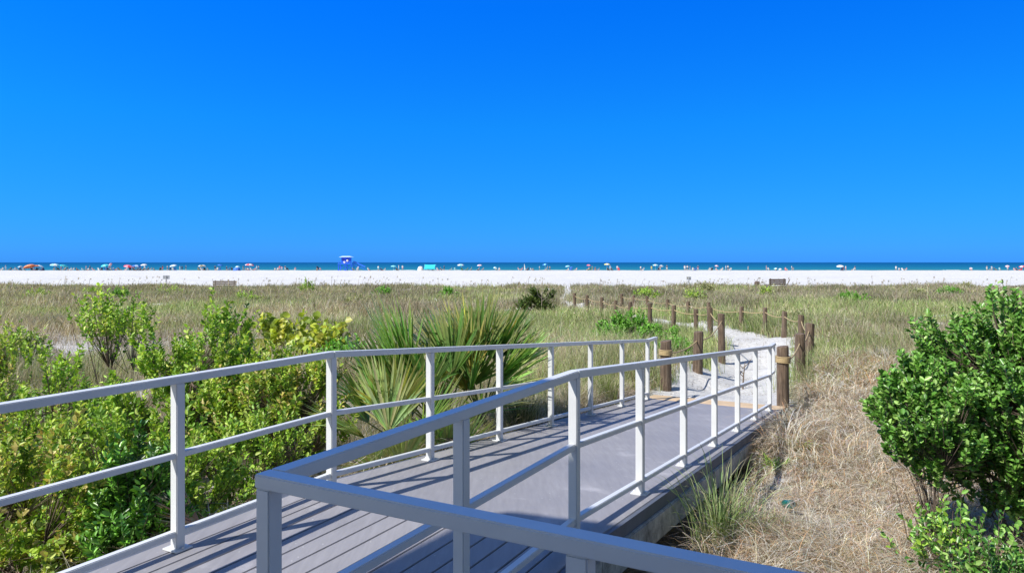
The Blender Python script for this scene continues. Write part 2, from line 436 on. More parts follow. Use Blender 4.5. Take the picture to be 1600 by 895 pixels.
def merge(parts):
    Vs, Qs, Ts, Cs = [], [], [], []; b_ = 0
    for V, Q, Tt, C in parts:
        Vs.append(V); Cs.append(C)
        if Q is not None and len(Q): Qs.append(Q + b_)
        if Tt is not None and len(Tt): Ts.append(Tt + b_)
        b_ += len(V)
    return np.concatenate(Vs), (np.concatenate(Qs) if Qs else None), (np.concatenate(Ts) if Ts else None), np.concatenate(Cs)
def pick(pal, n, jit=.18):
    pal = np.array(pal); i = rng.integers(0, len(pal), n)
    return pal[i]*(1 + rng.normal(0, jit, (n, 1)))*(1 + rng.normal(0, .05, (n, 3)))
GREEN = [(.24, .40, .09), (.34, .49, .15), (.42, .51, .21), (.13, .23, .05)]
OLIVE = [(.40, .43, .20), (.52, .52, .30), (.26, .30, .13)]
TAN = [(.52, .46, .33), (.66, .61, .48), (.40, .34, .24), (.29, .23, .16)]
BROWN = [(.36, .31, .26), (.46, .41, .34), (.24, .20, .17), (.36, .35, .21), (.26, .30, .14), (.30, .34, .14)]
STRAW = [(.74, .62, .46), (.79, .71, .59), (.64, .50, .35), (.80, .77, .70), (.38, .28, .20), (.62, .40, .24), (.79, .73, .63), (.60, .56, .52)]

def sample_view(n, z0, z1, pad=.06, pw=1.0, left=None, right=None):
    """ground points spread evenly over the ground seen between two distances"""
    y = (rng.uniform(z0**pw, z1**pw, n))**(1/pw)
    lim = 800/F + pad
    l = -lim if left is None else left; r_ = lim if right is None else right
    x = rng.uniform(l, r_, n)*y
    return x, y
def keep_off(x, y):                     # off the ramp, the posts' path
    u, v = toUV(x, y)
    on = (v > -3.75) & (v < -1.28) & (u < 11.3)
    return ~on

# --- dune grass field, far to mid
parts = []
def field(n, z0, z1, hlo, hhi, wpx, pw, clump=6, spread=.12, right=None, left=None, dens=1.0, zone=None, palf=None):
    m = n//clump
    x, y = sample_view(m, z0, z1, pw=pw, left=left, right=right)
    k = (rng.random(m) < np.clip(veg_mask(x, y)*1.15 - .15, 0, 1)*dens) & keep_off(x, y)
    if zone is not None: k &= zone(x, y)
    x, y = x[k], y[k]; m = len(x)
    hh = rng.uniform(hlo, hhi, m)*(1 + .3*sn(x, y, .5, 31) + .22*sn(x, y, 2.1, 32))
    gmix = np.clip(.55 + .75*sn(x, y, .22, 41) + .30*sn(x, y, .9, 42) - .95*sstep(30, 50, y) + .35*blob(x/y, y, .5, 22, .3, 9), 0, 1)
    far = sstep(24, 46, y)
    X = np.repeat(x, clump) + rng.normal(0, spread, m*clump); Y = np.repeat(y, clump) + rng.normal(0, spread, m*clump)
    n_ = len(X); H = np.repeat(hh, clump)*rng.uniform(.6, 1.15, n_)
    G = np.repeat(gmix, clump); FR = np.repeat(far, clump)
    cg = pick(GREEN + OLIVE + OLIVE, n_); ct = pick(TAN, n_); cb = pick(BROWN, n_)
    sel = rng.random(n_)
    c = np.where((sel < G)[:, None], cg, np.where((rng.random(n_) < FR)[:, None], cb, ct))
    base = np.stack([X, Y, T(X, Y) - .02], -1)
    lean = H*rng.uniform(.15, .8, n_)
    c = c*(1 + .22*sn(X, Y, .45, 71) + .16*sn(X, Y, 1.6, 72))[:, None]
    tip = np.where((rng.random(n_) < .5)[:, None], c, c*.55 + pick(TAN, n_)*.45)
    parts.append(blades(base, H, lean, rng.uniform(0, 6.28, n_)*.55 + rng.normal(.2, 1.2, n_), np.maximum(.004, Y/F*wpx*rng.uniform(.6, 1.4, n_)), c, tip, rng.uniform(0, .35, n_), 4))
field(200000, 40, 63, .28, .55, .65, 1.0, spread=.18)
field(200000, 22, 42, .28, .58, .65, 1.0, spread=.14)
field(170000, 12, 24, .25, .60, .62, 1.0, spread=.10)
field(50000, 7.5, 13, .20, .5, .6, 1.2, spread=.08, right=.36, zone=lambda x, y: toUV(x, y)[1] < -3.5)
# fringe that overlooks the beach, and seed stalks
def stalks(n, z0, z1, h0, h1, wpx=.8):
    x, y = sample_view(n, z0, z1)
    k = (path_dist(x, y) > 1.0) & keep_off(x, y); x, y = x[k], y[k]; n = len(x)
    H = rng.uniform(h0, h1, n); base = np.stack([x, y, T(x, y)], -1)
    dirs = rng.normal(.2, .8, n); lean = H*rng.uniform(.08, .35, n)
    c = pick(TAN, n)
    parts.append(blades(base, H, lean, dirs, np.maximum(.005, y/F*wpx*.7), c, c, np.zeros(n), 4))
    D = np.stack([np.cos(dirs), np.sin(dirs)*.6, np.zeros(n)], -1)
    tipp = base + np.array([0, 0, 1.0])*H[:, None] + D*lean[:, None]*.95
    for q in range(3):                                   # drooping seed head
        hb = tipp - np.array([0, 0, 1])*(H*.10*q)[:, None]*.5
        parts.append(blades(hb - [0, 0, .02], H*.10, H*.14, dirs + rng.normal(0, .5, n), np.maximum(.02, y/F*wpx*2.2), pick(TAN, n)*.8, None, np.full(n, .9), 4))
stalks(420, 44, 62, .65, 1.05, .9); stalks(260, 20, 44, .7, 1.1, .8); stalks(70, 12, 20, .6, 1.0, .8)
V, Q, Tt, C = merge(parts)
o = np_mesh('dune_grass', V, Q, M_grass, colors=np.clip(C, .01, .8), T=Tt)
tag(o, 'green and tan dune grass covering the field behind the beach', 'grass', kind='stuff')

# --- matted dry straw right of the ramp
parts = []
def in_straw(x, y):
    u, v = toUV(x, y)
    return (v > -1.12 - .24*sstep(4.5, 8, u)) & (u > 1.2) & (y < 17.5 + 1.5*sn(x, y, .6, 51))
def straw(n, clump, spread, h0, h1, l0, l1, z0, z1, wpx, pal=STRAW, droop=(0.5, 1.15), dens=1.0, seg=5):
    m = n//clump
    x, y = sample_view(m, z0, z1, pad=.1, left=.02, pw=1.3)
    k = in_straw(x, y) & (np.hypot((x-2.21)/1, (y-5.6)/1.9) > .20) & (path_dist(x, y) > .62 + .2*sn(x, y, 2.2, 77)) & (rng.random(m) < dens*np.clip(.12 + veg_mask(x, y), 0, 1)); x, y = x[k], y[k]; m = len(x)
    n_ = m*clump; X = np.repeat(x, clump) + rng.normal(0, spread, n_); Y = np.repeat(y, clump) + rng.normal(0, spread, n_)
    kk = in_straw(X, Y) & (np.hypot((X-2.21)/1, (Y-5.6)/1.9) > .19); X, Y = X[kk], Y[kk]
    big = np.repeat(1 + .45*sn(x, y, 1.4, 52), clump)[kk]
    cd = np.repeat(rng.uniform(0, 6.28, m), clump)[kk]
    tone = np.repeat(rng.uniform(.42, 1.3, m), clump)[kk]; n_ = len(X)
    H = rng.uniform(h0, h1, n_)*big; L = rng.uniform(l0, l1, n_)*big
    c = pick(pal, n_)*tone[:, None]
    base = np.stack([X, Y, T(X, Y) - .02], -1)
    dirs = cd + rng.normal(0, 1.1, n_)
    parts.append(blades(base, H, L, dirs, np.maximum(.0028, Y/F*wpx*rng.uniform(.6, 1.4, n_)), c, c*1.05, rng.uniform(*droop, n_), seg))
straw(150000, 26, .07, .12, .40, .18, .55, 3.6, 18, 1.0)          # arching clumps
straw(110000, 5, .10, .02, .10, .12, .38, 3.6, 18, .9, droop=(.7, 1.2))   # lying thatch
straw(36000, 55, .10, .28, .52, .25, .62, 7.0, 14.5, 1.0, droop=(.35, 1.0))   # mounded tussocks
straw(14000, 36, .07, .22, .40, .22, .5, 4.2, 7.0, 1.1, droop=(.4, 1.0))
straw(14000, 12, .05, .2, .42, .05, .2, 5, 18, .7, droop=(0, .2))
V, Q, Tt, C = merge(parts)
o = np_mesh('dry_straw', V, Q, M_straw, colors=np.clip(C, .01, .8), T=Tt)
tag(o, 'matted dry straw coloured grass covering the ground right of the ramp', 'dry grass', kind='stuff')

# --- dead twigs and litter left of the ramp
def twig_parts(n, xs, ys, h0, h1, l0, l1, pal, width, zoff=0.0, droop=(0, 1)):
    H = rng.uniform(h0, h1, n); L = rng.uniform(l0, l1, n)
    base = np.stack([xs, ys, T(xs, ys) + zoff], -1)
    return blades(base, H, L, rng.uniform(0, 6.28, n), np.maximum(width, ys/F*.6), pick(pal, n), None, rng.uniform(*droop, n), 5)
parts = []
GREYT = [(.42, .36, .32), (.55, .50, .46), (.28, .22, .17), (.62, .58, .55)]
u_ = rng.uniform(.8, 11, 26000); v_ = -3.6 - rng.exponential(1.1, 26000)
xs = u_*SA + v_*CA; ys = u_*CA - v_*SA
parts.append(twig_parts(26000, xs, ys, .02, .35, .1, .5, GREYT + TAN, .003))
xs, ys = sample_view(40000, 8, 26, left=-.78, right=.12); k = (rng.random(len(xs)) < .75) & keep_off(xs, ys) & (path_dist(xs, ys) > 1.0); xs, ys = xs[k], ys[k]
parts.append(twig_parts(len(xs), xs, ys, .05, .4, .1, .4, GREYT, .004, droop=(0, .5)))
xs = rng.normal(-8.5, 4.6, 60000); ys = rng.normal(18.5, 2.6, 60000); kk = (ys > 9) & (sn(xs, ys, 1.3, 61) > .12) & keep_off(xs, ys) & (path_dist(xs, ys) > 1.2); xs, ys = xs[kk], ys[kk]
parts.append(twig_parts(len(xs), xs, ys, .05, .34, .05, .35, [(.52, .48, .47), (.64, .60, .58), (.34, .29, .27), (.44, .40, .36), (.22, .18, .15)], .004, droop=(0, .8)))
xs = rng.normal(1.8, 1.6, 14000); ys = rng.normal(13.2, 1.8, 14000); kk = keep_off(xs, ys) & (path_dist(xs, ys) > 1.0); xs, ys = xs[kk], ys[kk]
parts.append(twig_parts(len(xs), xs, ys, .05, .4, .1, .4, TAN + STRAW[:3], .004, droop=(0, .8)))
V, Q, Tt, C = merge(parts)
o = np_mesh('dead_brush', V, Q, M_straw, colors=np.clip(C, .01, .8), T=Tt)
tag(o, 'grey dead twigs and dry litter under the shrubs left of the ramp', 'dead brush', kind='stuff')

# debris on the sand path
n_ = 2600; k = rng.integers(0, 8, n_); PA = np.array(PATH); tt = rng.random(n_)
xs = PA[k, 0]*(1-tt) + PA[k+1, 0]*tt + rng.normal(0, .55, n_); ys = PA[k, 1]*(1-tt) + PA[k+1, 1]*tt + rng.normal(0, .4, n_)
kk = sn(xs, ys, 2.5, 88) > -.1; kk &= keep_off(xs, ys); xs, ys = xs[kk], ys[kk]
pt = twig_parts(len(xs), xs, ys, .005, .05, .03, .16, [(.22, .16, .11), (.35, .28, .2), (.12, .09, .07)], .003)
o = np_mesh('path_litter', pt[0], pt[1], M_straw, colors=np.clip(pt[3], .01, .8), T=pt[2])
tag(o, 'brown twig litter scattered over the white sand path', 'litter', kind='stuff')
# --- leafy shrubs
def leaves(P, Dv, L, W, color, fold=.25):
    n = len(P)
    Dv = Dv/np.linalg.norm(Dv, axis=1, keepdims=True)
    rnd = rng.normal(0, .55, (n, 3)) + [-.45, -.35, .8]
    S = np.cross(Dv, rnd); S /= np.linalg.norm(S, axis=1, keepdims=True) + 1e-9
    N = np.cross(S, Dv)
    L = L[:, None]; W = W[:, None]
    b_ = P; t_ = P + Dv*L + N*L*(-.12)
    l1 = P + Dv*L*.35 + S*W*.5 + N*W*fold; r1 = P + Dv*L*.35 - S*W*.5 + N*W*fold
    l2 = P + Dv*L*.75 + S*W*.42 + N*W*fold*.8 - N*L*.05; r2 = P + Dv*L*.75 - S*W*.42 + N*W*fold*.8 - N*L*.05
    V = np.stack([b_, l1, l2, t_, r2, r1], 1).reshape(-1, 3)
    o = (np.arange(n)*6)[:, None]
    Q = np.stack([o + [[0, 1, 2, 3]], o + [[0, 3, 4, 5]]], 1).reshape(-1, 4)
    return V, Q, None, np.repeat(color, 6, axis=0)
def stems_np(segs, r0, r1):
    """three sided tapering sticks between points. segs (n,2,3)"""
    p, q = segs[:, 0], segs[:, 1]; t_ = q - p; t_ /= np.linalg.norm(t_, axis=1, keepdims=True) + 1e-9
    a = np.cross(t_, [0.3, .5, .81]); a /= np.linalg.norm(a, axis=1, keepdims=True) + 1e-9; b_ = np.cross(t_, a)
    vs = []
    for e, r_ in ((p, r0), (q, r1)):
        for k in range(3):
            an = 2*np.pi*k/3; vs.append(e + (a*math.cos(an) + b_*math.sin(an))*np.asarray(r_)[:, None])
    V = np.stack(vs, 1).reshape(-1, 3); o = (np.arange(len(p))*6)[:, None]
    Q = np.stack([o + [[k, (k+1) % 3, 3+(k+1) % 3, 3+k]] for k in range(3)], 1).reshape(-1, 4)
    return V, Q
def shrub(name, label, cat, x, y, rx, ry, h, ns, per, ll, lw, pal, mat=None, group=None, twiglen=.22, stemn=9, lift=.0, shell=.55, lumps=.28, z0=None, bare=0, dark=.0, seed=1, topbias=.2, full=False, clump=.45):
    """a base point, branches that fork outwards to many sprigs, leaves along each sprig"""
    r_ = np.random.default_rng(seed)
    gz_ = float(T(x, y)) if z0 is None else z0
    root = empty(name, (x, y, gz_), 0, label, cat, group)
    # sprig positions in a lumpy half ellipsoid
    d3 = r_.normal(0, 1, (ns, 3)); d3[:, 2] = d3[:, 2] if full else np.abs(d3[:, 2])*(1+topbias); d3 /= np.linalg.norm(d3, axis=1, keepdims=True)
    phi = np.arctan2(d3[:, 1], d3[:, 0]); th = d3[:, 2]
    lump = 1 + lumps*np.sin(phi*3 + seed) * np.cos(th*5 + seed*2) + lumps*.7*np.sin(phi*7 + seed*3 + th*6) + r_.normal(0, .06, ns)
    rad = (shell + (1-shell)*r_.random(ns)**.6)*lump
    P = d3*rad[:, None]*np.array([rx, ry, h])
    if ns >= 200:                                         # gather the sprigs into clumps with gaps between
        nc = max(8, ns//16); ci_ = r_.choice(ns, nc, replace=False); cj = np.argmin(((P[:, None, :] - P[ci_][None])**2).sum(-1)*r_.uniform(.7, 1.3, nc)[None], axis=1)
        P = P*(1-clump) + P[ci_][cj]*clump
    P[:, 2] = np.maximum(P[:, 2] + lift, .03)
    # stems
    base = r_.normal(0, .08, (stemn, 3))*[rx, ry, 0]
    mids = r_.normal(0, 1, (stemn, 3)); mids[:, 2] = np.abs(mids[:, 2]) + .6; mids /= np.linalg.norm(mids, axis=1, keepdims=True)
    mids = mids*np.array([rx*.55, ry*.55, h*.5])
    sg = [np.stack([base, mids], 1)]; ra = [np.full(stemn, .014*max(h, .5))]; rb = [np.full(stemn, .009*max(h, .5))]
    j = np.argmin(((P[:, None, :] - mids[None])**2).sum(-1) + r_.uniform(0, .2, (ns, stemn)), axis=1)
    nf = stemn*4; fi = r_.choice(ns, nf, replace=ns < nf)
    fk = mids[j[fi]]*.45 + P[fi]*.55
    sg.append(np.stack([mids[j[fi]], fk], 1)); ra.append(np.full(nf, .008*max(h, .5))); rb.append(np.full(nf, .005*max(h, .5)))
    jj = np.argmin(((P[:, None, :] - fk[None])**2).sum(-1), axis=1)
    sg.append(np.stack([fk[jj], P], 1)); ra.append(np.full(ns, .0038)); rb.append(np.full(ns, .002))
    out = P - fk[jj]*.6 + r_.normal(0, .25, P.shape)*np.array([rx, ry, h])*.5
    out[:, 2] += .35*h; out /= np.linalg.norm(out, axis=1, keepdims=True)
    tl = twiglen*r_.uniform(.6, 1.3, ns)
    E = P + out*tl[:, None]
    sg.append(np.stack([P, E], 1)); ra.append(np.full(ns, .0025)); rb.append(np.full(ns, .0012))
    if bare:
        bd = r_.normal(0, 1, (bare, 3)); bd[:, 2] = np.abs(bd[:, 2]); bd /= np.linalg.norm(bd, axis=1, keepdims=True)
        bp_ = mids[r_.integers(0, stemn, bare)]*r_.uniform(.1, 1.3, (bare, 1)); sg.append(np.stack([bp_, bp_ + bd*r_.uniform(.1, .45, (bare, 1))*h*.6], 1)); ra.append(np.full(bare, .004)); rb.append(np.full(bare, .0015))
    SV, SQ = stems_np(np.concatenate(sg), np.concatenate(ra), np.concatenate(rb))
    np_mesh('branches', SV, SQ, M_bark, root)
    # leaves
    leafy = r_.random(ns) > .04
    Pi, Ei, Oi, Ti = P[leafy], E[leafy], out[leafy], tl[leafy]; m = len(Pi); n = m*per
    tt = np.tile(np.linspace(.0, 1.0, per), m) + r_.uniform(-.05, .05, n)
    LP = np.repeat(Pi, per, 0) + np.repeat(Oi*Ti[:, None], per, 0)*tt[:, None]
    side = r_.normal(0, 1, (n, 3)); o_ = np.repeat(Oi, per, 0)
    side -= o_*(side*o_).sum(1, keepdims=True); side /= np.linalg.norm(side, axis=1, keepdims=True)
    LD = side*.9 + o_*r_.uniform(.2, 1.0, n)[:, None] + [0, 0, .25]
    LL = ll*r_.uniform(.6, 1.25, n); LW = LL*lw*r_.uniform(.8, 1.2, n)
    pal_ = np.array(pal); ci = r_.integers(0, len(pal_), m)
    c = pal_[np.where(r_.random(n) < .6, np.repeat(ci, per), r_.integers(0, len(pal_), n))]*np.repeat(r_.uniform(.75, 1.2, m), per)[:, None]*(1 + r_.normal(0, .12, (n, 1)))
    V, Q, _, C = leaves(LP, LD, LL, LW, c)
    np_mesh('foliage', V, Q, mat or M_leaf, root, colors=np.clip(C, .005, .8))
    return root
LIME = [(.36, .58, .07), (.45, .65, .10), (.25, .46, .06), (.55, .70, .15), (.15, .30, .04)]
LIME2 = [(.43, .60, .08), (.30, .48, .06), (.55, .65, .14), (.17, .32, .04), (.60, .52, .18)]
DEEP = [(.05, .17, .03), (.09, .25, .045), (.04, .12, .02), (.14, .32, .06)]
GLOS = [(.13, .32, .05), (.20, .42, .07), (.08, .21, .03), (.32, .52, .13), (.16, .36, .06)]
YELL = [(.55, .62, .08), (.46, .56, .07), (.33, .44, .06), (.64, .64, .16), (.22, .30, .06)]
VIVID = [(.17, .42, .05), (.23, .50, .07), (.12, .30, .035)]
g = 'light green shrubs left of the ramp'
shrub('shrub', 'largest lime green shrub behind the left railing, topped by upright sprigs', 'shrub', at(320, 7.3), 7.3, 1.0, .9, 1.36, 1200, 18, .052, .48, LIME, group=g, bare=120, seed=2, lumps=.3)
shrub('shrub', 'lime green shrub between the largest one and the fan palm', 'shrub', at(430, 6.9), 6.9, .62, .7, .74, 560, 16, .050, .48, LIME2, group=g, bare=260, seed=3, lift=.42)
shrub('shrub', 'yellow green shrub filling the lower left corner of the photo', 'shrub', at(35, 4.75), 4.75, .85, .8, .80, 680, 18, .048, .5, LIME2, group=g, bare=120, seed=4)
shrub('shrub', 'low lime shrub pressed against the left railing around its first post', 'shrub', at(235, 5.1), 5.1, .7, .6, .85, 500, 17, .047, .5, LIME, group=g, bare=140, seed=5)
shrub('shrub', 'airy shrub with a tall bare stemmed crown at the left edge', 'shrub', at(60, 7.2), 7.2, 1.0, .8, .95, 460, 18, .050, .5, LIME, group=g, bare=90, seed=6, lumps=.4)
shrub('shrub', 'loose shrub with one high round tuft in front of the bare sand', 'shrub', at(180, 8.6), 8.6, .38, .4, .30, 120, 13, .055, .5, LIME, group=g, bare=60, seed=7, full=True, lift=1.38, clump=.2, lumps=.45)
shrub('shrub', 'small upright shrub at the left edge under the beach line', 'shrub', at(-2, 8.2), 8.2, .3, .3, 1.25, 150, 16, .045, .5, LIME2, group=g, seed=8)
shrub('shrub', 'dry yellowish shrub low under the left railing', 'shrub', at(60, 5.9), 5.9, .8, .6, .70, 420, 15, .042, .5, LIME2 + [(.4, .28, .1)], group=g, bare=150, seed=9)
shrub('shrub', 'thin lime shrub right of the dark vine behind the second left post', 'shrub', at(405, 5.9), 5.9, .45, .5, .35, 200, 14, .040, .5, LIME, group=g, bare=320, seed=10, lift=.35)
shrub('vine', 'dark green broad leaved vine hanging low behind the first left post', 'vine', at(205, 4.55), 4.55, .26, .28, .62, 260, 22, .055, .42, DEEP + VIVID, M_gloss, seed=12, shell=.4)
shrub('shrub', 'dark green shrub mound in the middle of the lime shrubs', 'shrub', at(355, 8.6), 8.6, .42, .45, 1.15, 420, 22, .045, .45, DEEP, M_gloss, seed=13)
shrub('sea_grape', 'yellow green sea grape with big round leaves beyond the shrubs', 'sea grape', at(445, 16.0), 16.0, 1.25, .9, .70, 300, 6, .15, .95, YELL, M_leaf, seed=14, twiglen=.25, topbias=-.2)
shrub('sea_grape', 'smaller sea grape patch at the right end of the yellow green one', 'sea grape', at(505, 15.4), 15.4, .55, .6, .50, 110, 6, .14, .95, YELL, M_leaf, seed=15, twiglen=.22)
# right hand bush: a big crown and a smaller one before it
shrub('glossy_bush', 'tall dark green glossy bush at the right edge', 'bush', at(1600, 5.0), 5.0, .62, .6, .70, 2100, 20, .041, .50, GLOS, M_gloss, group='glossy green bushes at the right', seed=16, lumps=.24, clump=.25, stemn=14, twiglen=.16, z0=-.55, full=True, lift=.98)
shrub('glossy_bush', 'smaller rounded glossy bush leaning over the straw left of the tall one', 'bush', at(1447, 4.9), 4.9, .30, .4, .36, 560, 20, .042, .52, GLOS, M_gloss, group='glossy green bushes at the right', seed=17, stemn=8, twiglen=.13, z0=-.55, lumps=.2, clump=.2, full=True, lift=.93)
shrub('glossy_bush', 'lowest sparse glossy bush in the bottom right corner', 'bush', at(1575, 4.0), 4.0, .30, .3, .40, 170, 12, .042, .5, DEEP + GLOS, M_gloss, group='glossy green bushes at the right', seed=18, z0=-.6, bare=120)
shrub('glossy_bush', 'sparse light green sapling between the low and the smaller glossy bush', 'bush', at(1490, 4.5), 4.5, .24, .3, .36, 80, 11, .042, .5, GLOS + LIME[:1], M_gloss, group='glossy green bushes at the right', seed=19, z0=-.55, bare=50)
# distance
shrub('shrub', 'dark round bush at the near end of the sand path to the beach', 'shrub', at(838, 31), 31, .80, .6, .86, 520, 14, .08, .5, [(.09, .15, .03), (.15, .22, .045), (.06, .10, .02)], seed=20, shell=.5)
shrub('shrub', 'low vivid green patch just left of the rope fence posts', 'ground plant', at(985, 19.5), 19.5, .95, 1.3, .62, 700, 14, .07, .5, VIVID, seed=21, group=None)
shrub('shrub', 'small green plant behind the first timber post of the path', 'ground plant', at(1052, 16), 16, .5, .8, .40, 220, 12, .06, .5, VIVID, seed=22)
far = [(600, 47, .55, .55, 'bright green bush at the field edge above the palms'), (265, 50, .9, .6, 'green bush at the field edge under the left sign'),
       (187, 42, .55, .6, 'round green bush in the far field left of the left sign'), (1103, 52, .7, .75, 'green bush at the field edge right of the right sign'),
       (480, 54, .5, .75, 'dark spiky bush at the field edge right of the left bench'), (1197, 46, .4, .5, 'yellow green bush below the right bench'),
       (1485, 47, .7, .5, 'green bush in the far field at the right above the glossy bush'), (1510, 56, .35, .5, 'small green bush at the field edge far right'),
       (145, 50, .5, .55, 'olive bush in the far field near the left edge'), (1085, 42, .6, .5, 'yellow green bush behind the back rope fence'),
       (700, 44, .4, .45, 'olive bush in the far field behind the palms'), (1435, 44, .45, .45, 'dark olive tuft in the far field at the right'), (385, 40, .8, .5, 'olive scrub patch below the left bench'), (60, 44, .9, .5, 'wide green scrub patch in the far field near the left edge'), (1330, 40, .8, .5, 'green scrub patch in the far field right of the back rope fence'), (560, 36, .8, .45, 'low scrub patch left of the palm tops'), (1010, 46, .8, .5, 'yellow green scrub patch above the back rope fence'), (30, 16, .5, .6, 'leafy scrub bush on the left edge beyond the sand patch'), (540, 13.5, .6, .45, 'low scrub bush between sea grape and palms'), (1235, 27, .7, .3, 'green plant patch behind the back rope fence corner')]
for i, (px_, Z_, r0, h_, lb) in enumerate(far):
    shrub('shrub', lb, 'shrub', at(px_, Z_), Z_, r0, r0, h_, 150, 8, .10, .5, (LIME, OLIVE + LIME, VIVID, OLIVE)[i % 4 if i != 0 else 2], group='small bushes in the far dune field', seed=30+i)

# --- fan palms
def fan_arrays(c, n_dir, up, rad, nb, spread, col, rnd):
    """radiating stiff folded leaf segments in one fan"""
    n_dir = Vector(n_dir).normalized(); up = Vector(up); up = (up - n_dir*up.dot(n_dir)).normalized(); sd = n_dir.cross(up)
    Vs = []; Qs = []; Cs = []
    for k in range(nb):
        a_ = (k/(nb-1)-.5)*spread + rnd.uniform(-.02, .02)
        dr = (up*math.cos(a_) + sd*math.sin(a_) + n_dir*rnd.uniform(-.12, .12)).normalized()
        L = rad*(1 - .25*abs(a_/(spread/2))**2)*rnd.uniform(.88, 1.08)
        w = L*rnd.uniform(.018, .024); q = dr.cross(n_dir).normalized()
        sag = Vector((0, 0, -1))*L*(rnd.uniform(.0, .10) if rnd.random() < .75 else rnd.uniform(.1, .3))
        b_ = len(Vs)
        for t_, ww in ((.04, .5), (.35, 1.15), (.7, .8)):
            p = c + dr*L*t_ + sag*t_*t_
            Vs += [p - q*w*ww, p - n_dir*w*.5*ww, p + q*w*ww]
        Vs.append(c + dr*L + sag)
        for r_ in (0, 3):
            Qs += [(b_+r_, b_+r_+1, b_+r_+4, b_+r_+3), (b_+r_+1, b_+r_+2, b_+r_+5, b_+r_+4)]
        Qs += [(b_+6, b_+7, b_+9, b_+9), (b_+7, b_+8, b_+9, b_+9)]
        cc = [x*rnd.uniform(.85, 1.2) for x in col]; tipc = (.42, .38, .16) if rnd.random() < .5 else cc
        Cs += [cc]*6 + [[(a1+b1)/2 for a1, b1 in zip(cc, tipc)]]*3 + [tipc]
    return Vs, Qs, Cs
def palm(label, x, y, fans, z0=None, dead=6, seed=0):
    rnd = random.Random(seed); gz_ = float(T(x, y)) if z0 is None else z0
    root = empty('fan_palm', (x, y, gz_), 0, label, 'palm', 'fan palms beside the left railing')
    mb = MB(); mb.tube([(0, 0, -.1), (0, 0, .1), (.02, 0, .22)], [.10, .11, .05], 8); mb.build('trunk', M_bark, root)
    for (dx, dy, hz, rad, az, tilt, col) in fans:
        c = Vector((dx, dy, hz))
        fa = Vector((math.sin(az)*math.sin(tilt), -math.cos(az)*math.sin(tilt), math.cos(tilt)))   # fan's growing direction
        nrm_ = Vector((math.sin(az)*math.cos(tilt), -math.cos(az)*math.cos(tilt), -math.sin(tilt)))
        nrm_ = (nrm_ + Vector((rnd.uniform(-.5, .5), rnd.uniform(-.3, .3), 0))).normalized()
        Vs, Qs, Cs = fan_arrays(c, nrm_, fa, rad, rnd.randint(28, 38), rnd.uniform(1.3, 2.3), col, rnd)
        me_v = np.array([tuple(v_) for v_ in Vs]); q_ = np.array(Qs); tri = q_[q_[:, 2] == q_[:, 3]][:, :3]; q_ = q_[q_[:, 2] != q_[:, 3]]
        fr = np_mesh('frond', me_v, q_, M_palm, root, colors=np.array(Cs), T=tri)
        st = MB(); m_ = Vector((dx*.4, dy*.4, hz*.55)); st.tube([(0, 0, .1), m_, c, c + fa*.08], [.013, .010, .008, .005], 5); s_ = st.build('stalk', surf_palm, fr)
    if dead:
        rr_ = np.random.default_rng(seed); n = dead*30
        base = np.stack([rr_.normal(0, .12, n), rr_.normal(0, .12, n), np.full(n, .05)], -1)
        V, Q, Tt, C = blades(base, rr_.uniform(.1, .45, n), rr_.uniform(.2, .7, n), rr_.uniform(0, 6.28, n), np.full(n, .012), pick(STRAW[:4], n)*.8, None, rr_.uniform(.4, 1.1, n), 4)
        np_mesh('dead_leaves', V, Q, M_straw, root, colors=np.clip(C, .01, .7), T=Tt)
    return root
surf_palm = surf('palm stalk green', (.22, .28, .08), .5, .15, 8)
PG = (.30, .54, .14); PD = (.15, .28, .07); PY = (.58, .60, .15); PB = (.42, .55, .22)
def rand_fans(n, rx, hlo, hhi, rlo, rhi, seed, cols, bias=0.0):
    rnd = random.Random(seed); out = []
    for k in range(n):
        a_ = rnd.uniform(-1, 1); hz = rnd.uniform(hlo, hhi)
        out.append((a_*rx + bias, rnd.uniform(-.35, .35), hz, rnd.uniform(rlo, rhi), rnd.choice((-1, 1))*rnd.uniform(.2, 1.2) if abs(a_) < .3 else math.copysign(rnd.uniform(.9, 1.6), a_), abs(a_)*.45 + rnd.uniform(.0, .22), rnd.choice(cols)))
    return out
palm('near fan palm with pale stiff fronds rising through the left railing', at(612, 6.5), 6.5,
     [(-.02, -.05, .42, .78, .1, .10, PB), (-.25, 0, .35, .68, -1.2, .55, PB), (.28, 0, .38, .70, 1.3, .5, PG), (.0, .2, .5, .72, .4, .25, PY), (-.12, .1, .55, .6, -.7, .35, PG),
      (.12, -.12, .12, .55, .5, .3, PB), (-.1, -.18, .08, .5, -.2, .25, PB)], seed=1, dead=7)
palm('tallest fan palm, middle of the palm group behind the left railing', at(690, 7.9), 7.9, rand_fans(18, .48, .3, .88, .78, 1.02, 5, [PG, PD, PB, PG]), seed=2, dead=9)
palm('fan palm with yellowing fronds at the right of the palm group', at(752, 8.4), 8.4, rand_fans(14, .28, .35, .98, .78, 1.0, 6, [PG, PY, PY, PD]), seed=3, dead=7)
palm('darker fan palm at the left back of the palm group', at(625, 8.3), 8.3, rand_fans(10, .45, .3, .7, .7, .88, 9, [PG, PD]), seed=4, dead=5)
palm('small fan palm sprouting at the deck edge between the third and fourth posts', at(700, 6.9), 6.9, [(.0, 0, .12, .55, .2, .2, PB), (.15, 0, .1, .5, 1.0, .4, PB), (-.15, .05, .12, .5, -1., .4, PG)], seed=6, dead=4)
p = UV(3.15, -3.95)
pr = palm('withered brown palm frond sagging beside the second left post', p.x, p.y, [(-.05, 0, .20, .42, -1.2, .9, (.45, .30, .15)), (.1, .05, .15, .38, .9, 1.1, (.38, .24, .12))], seed=8, dead=14)

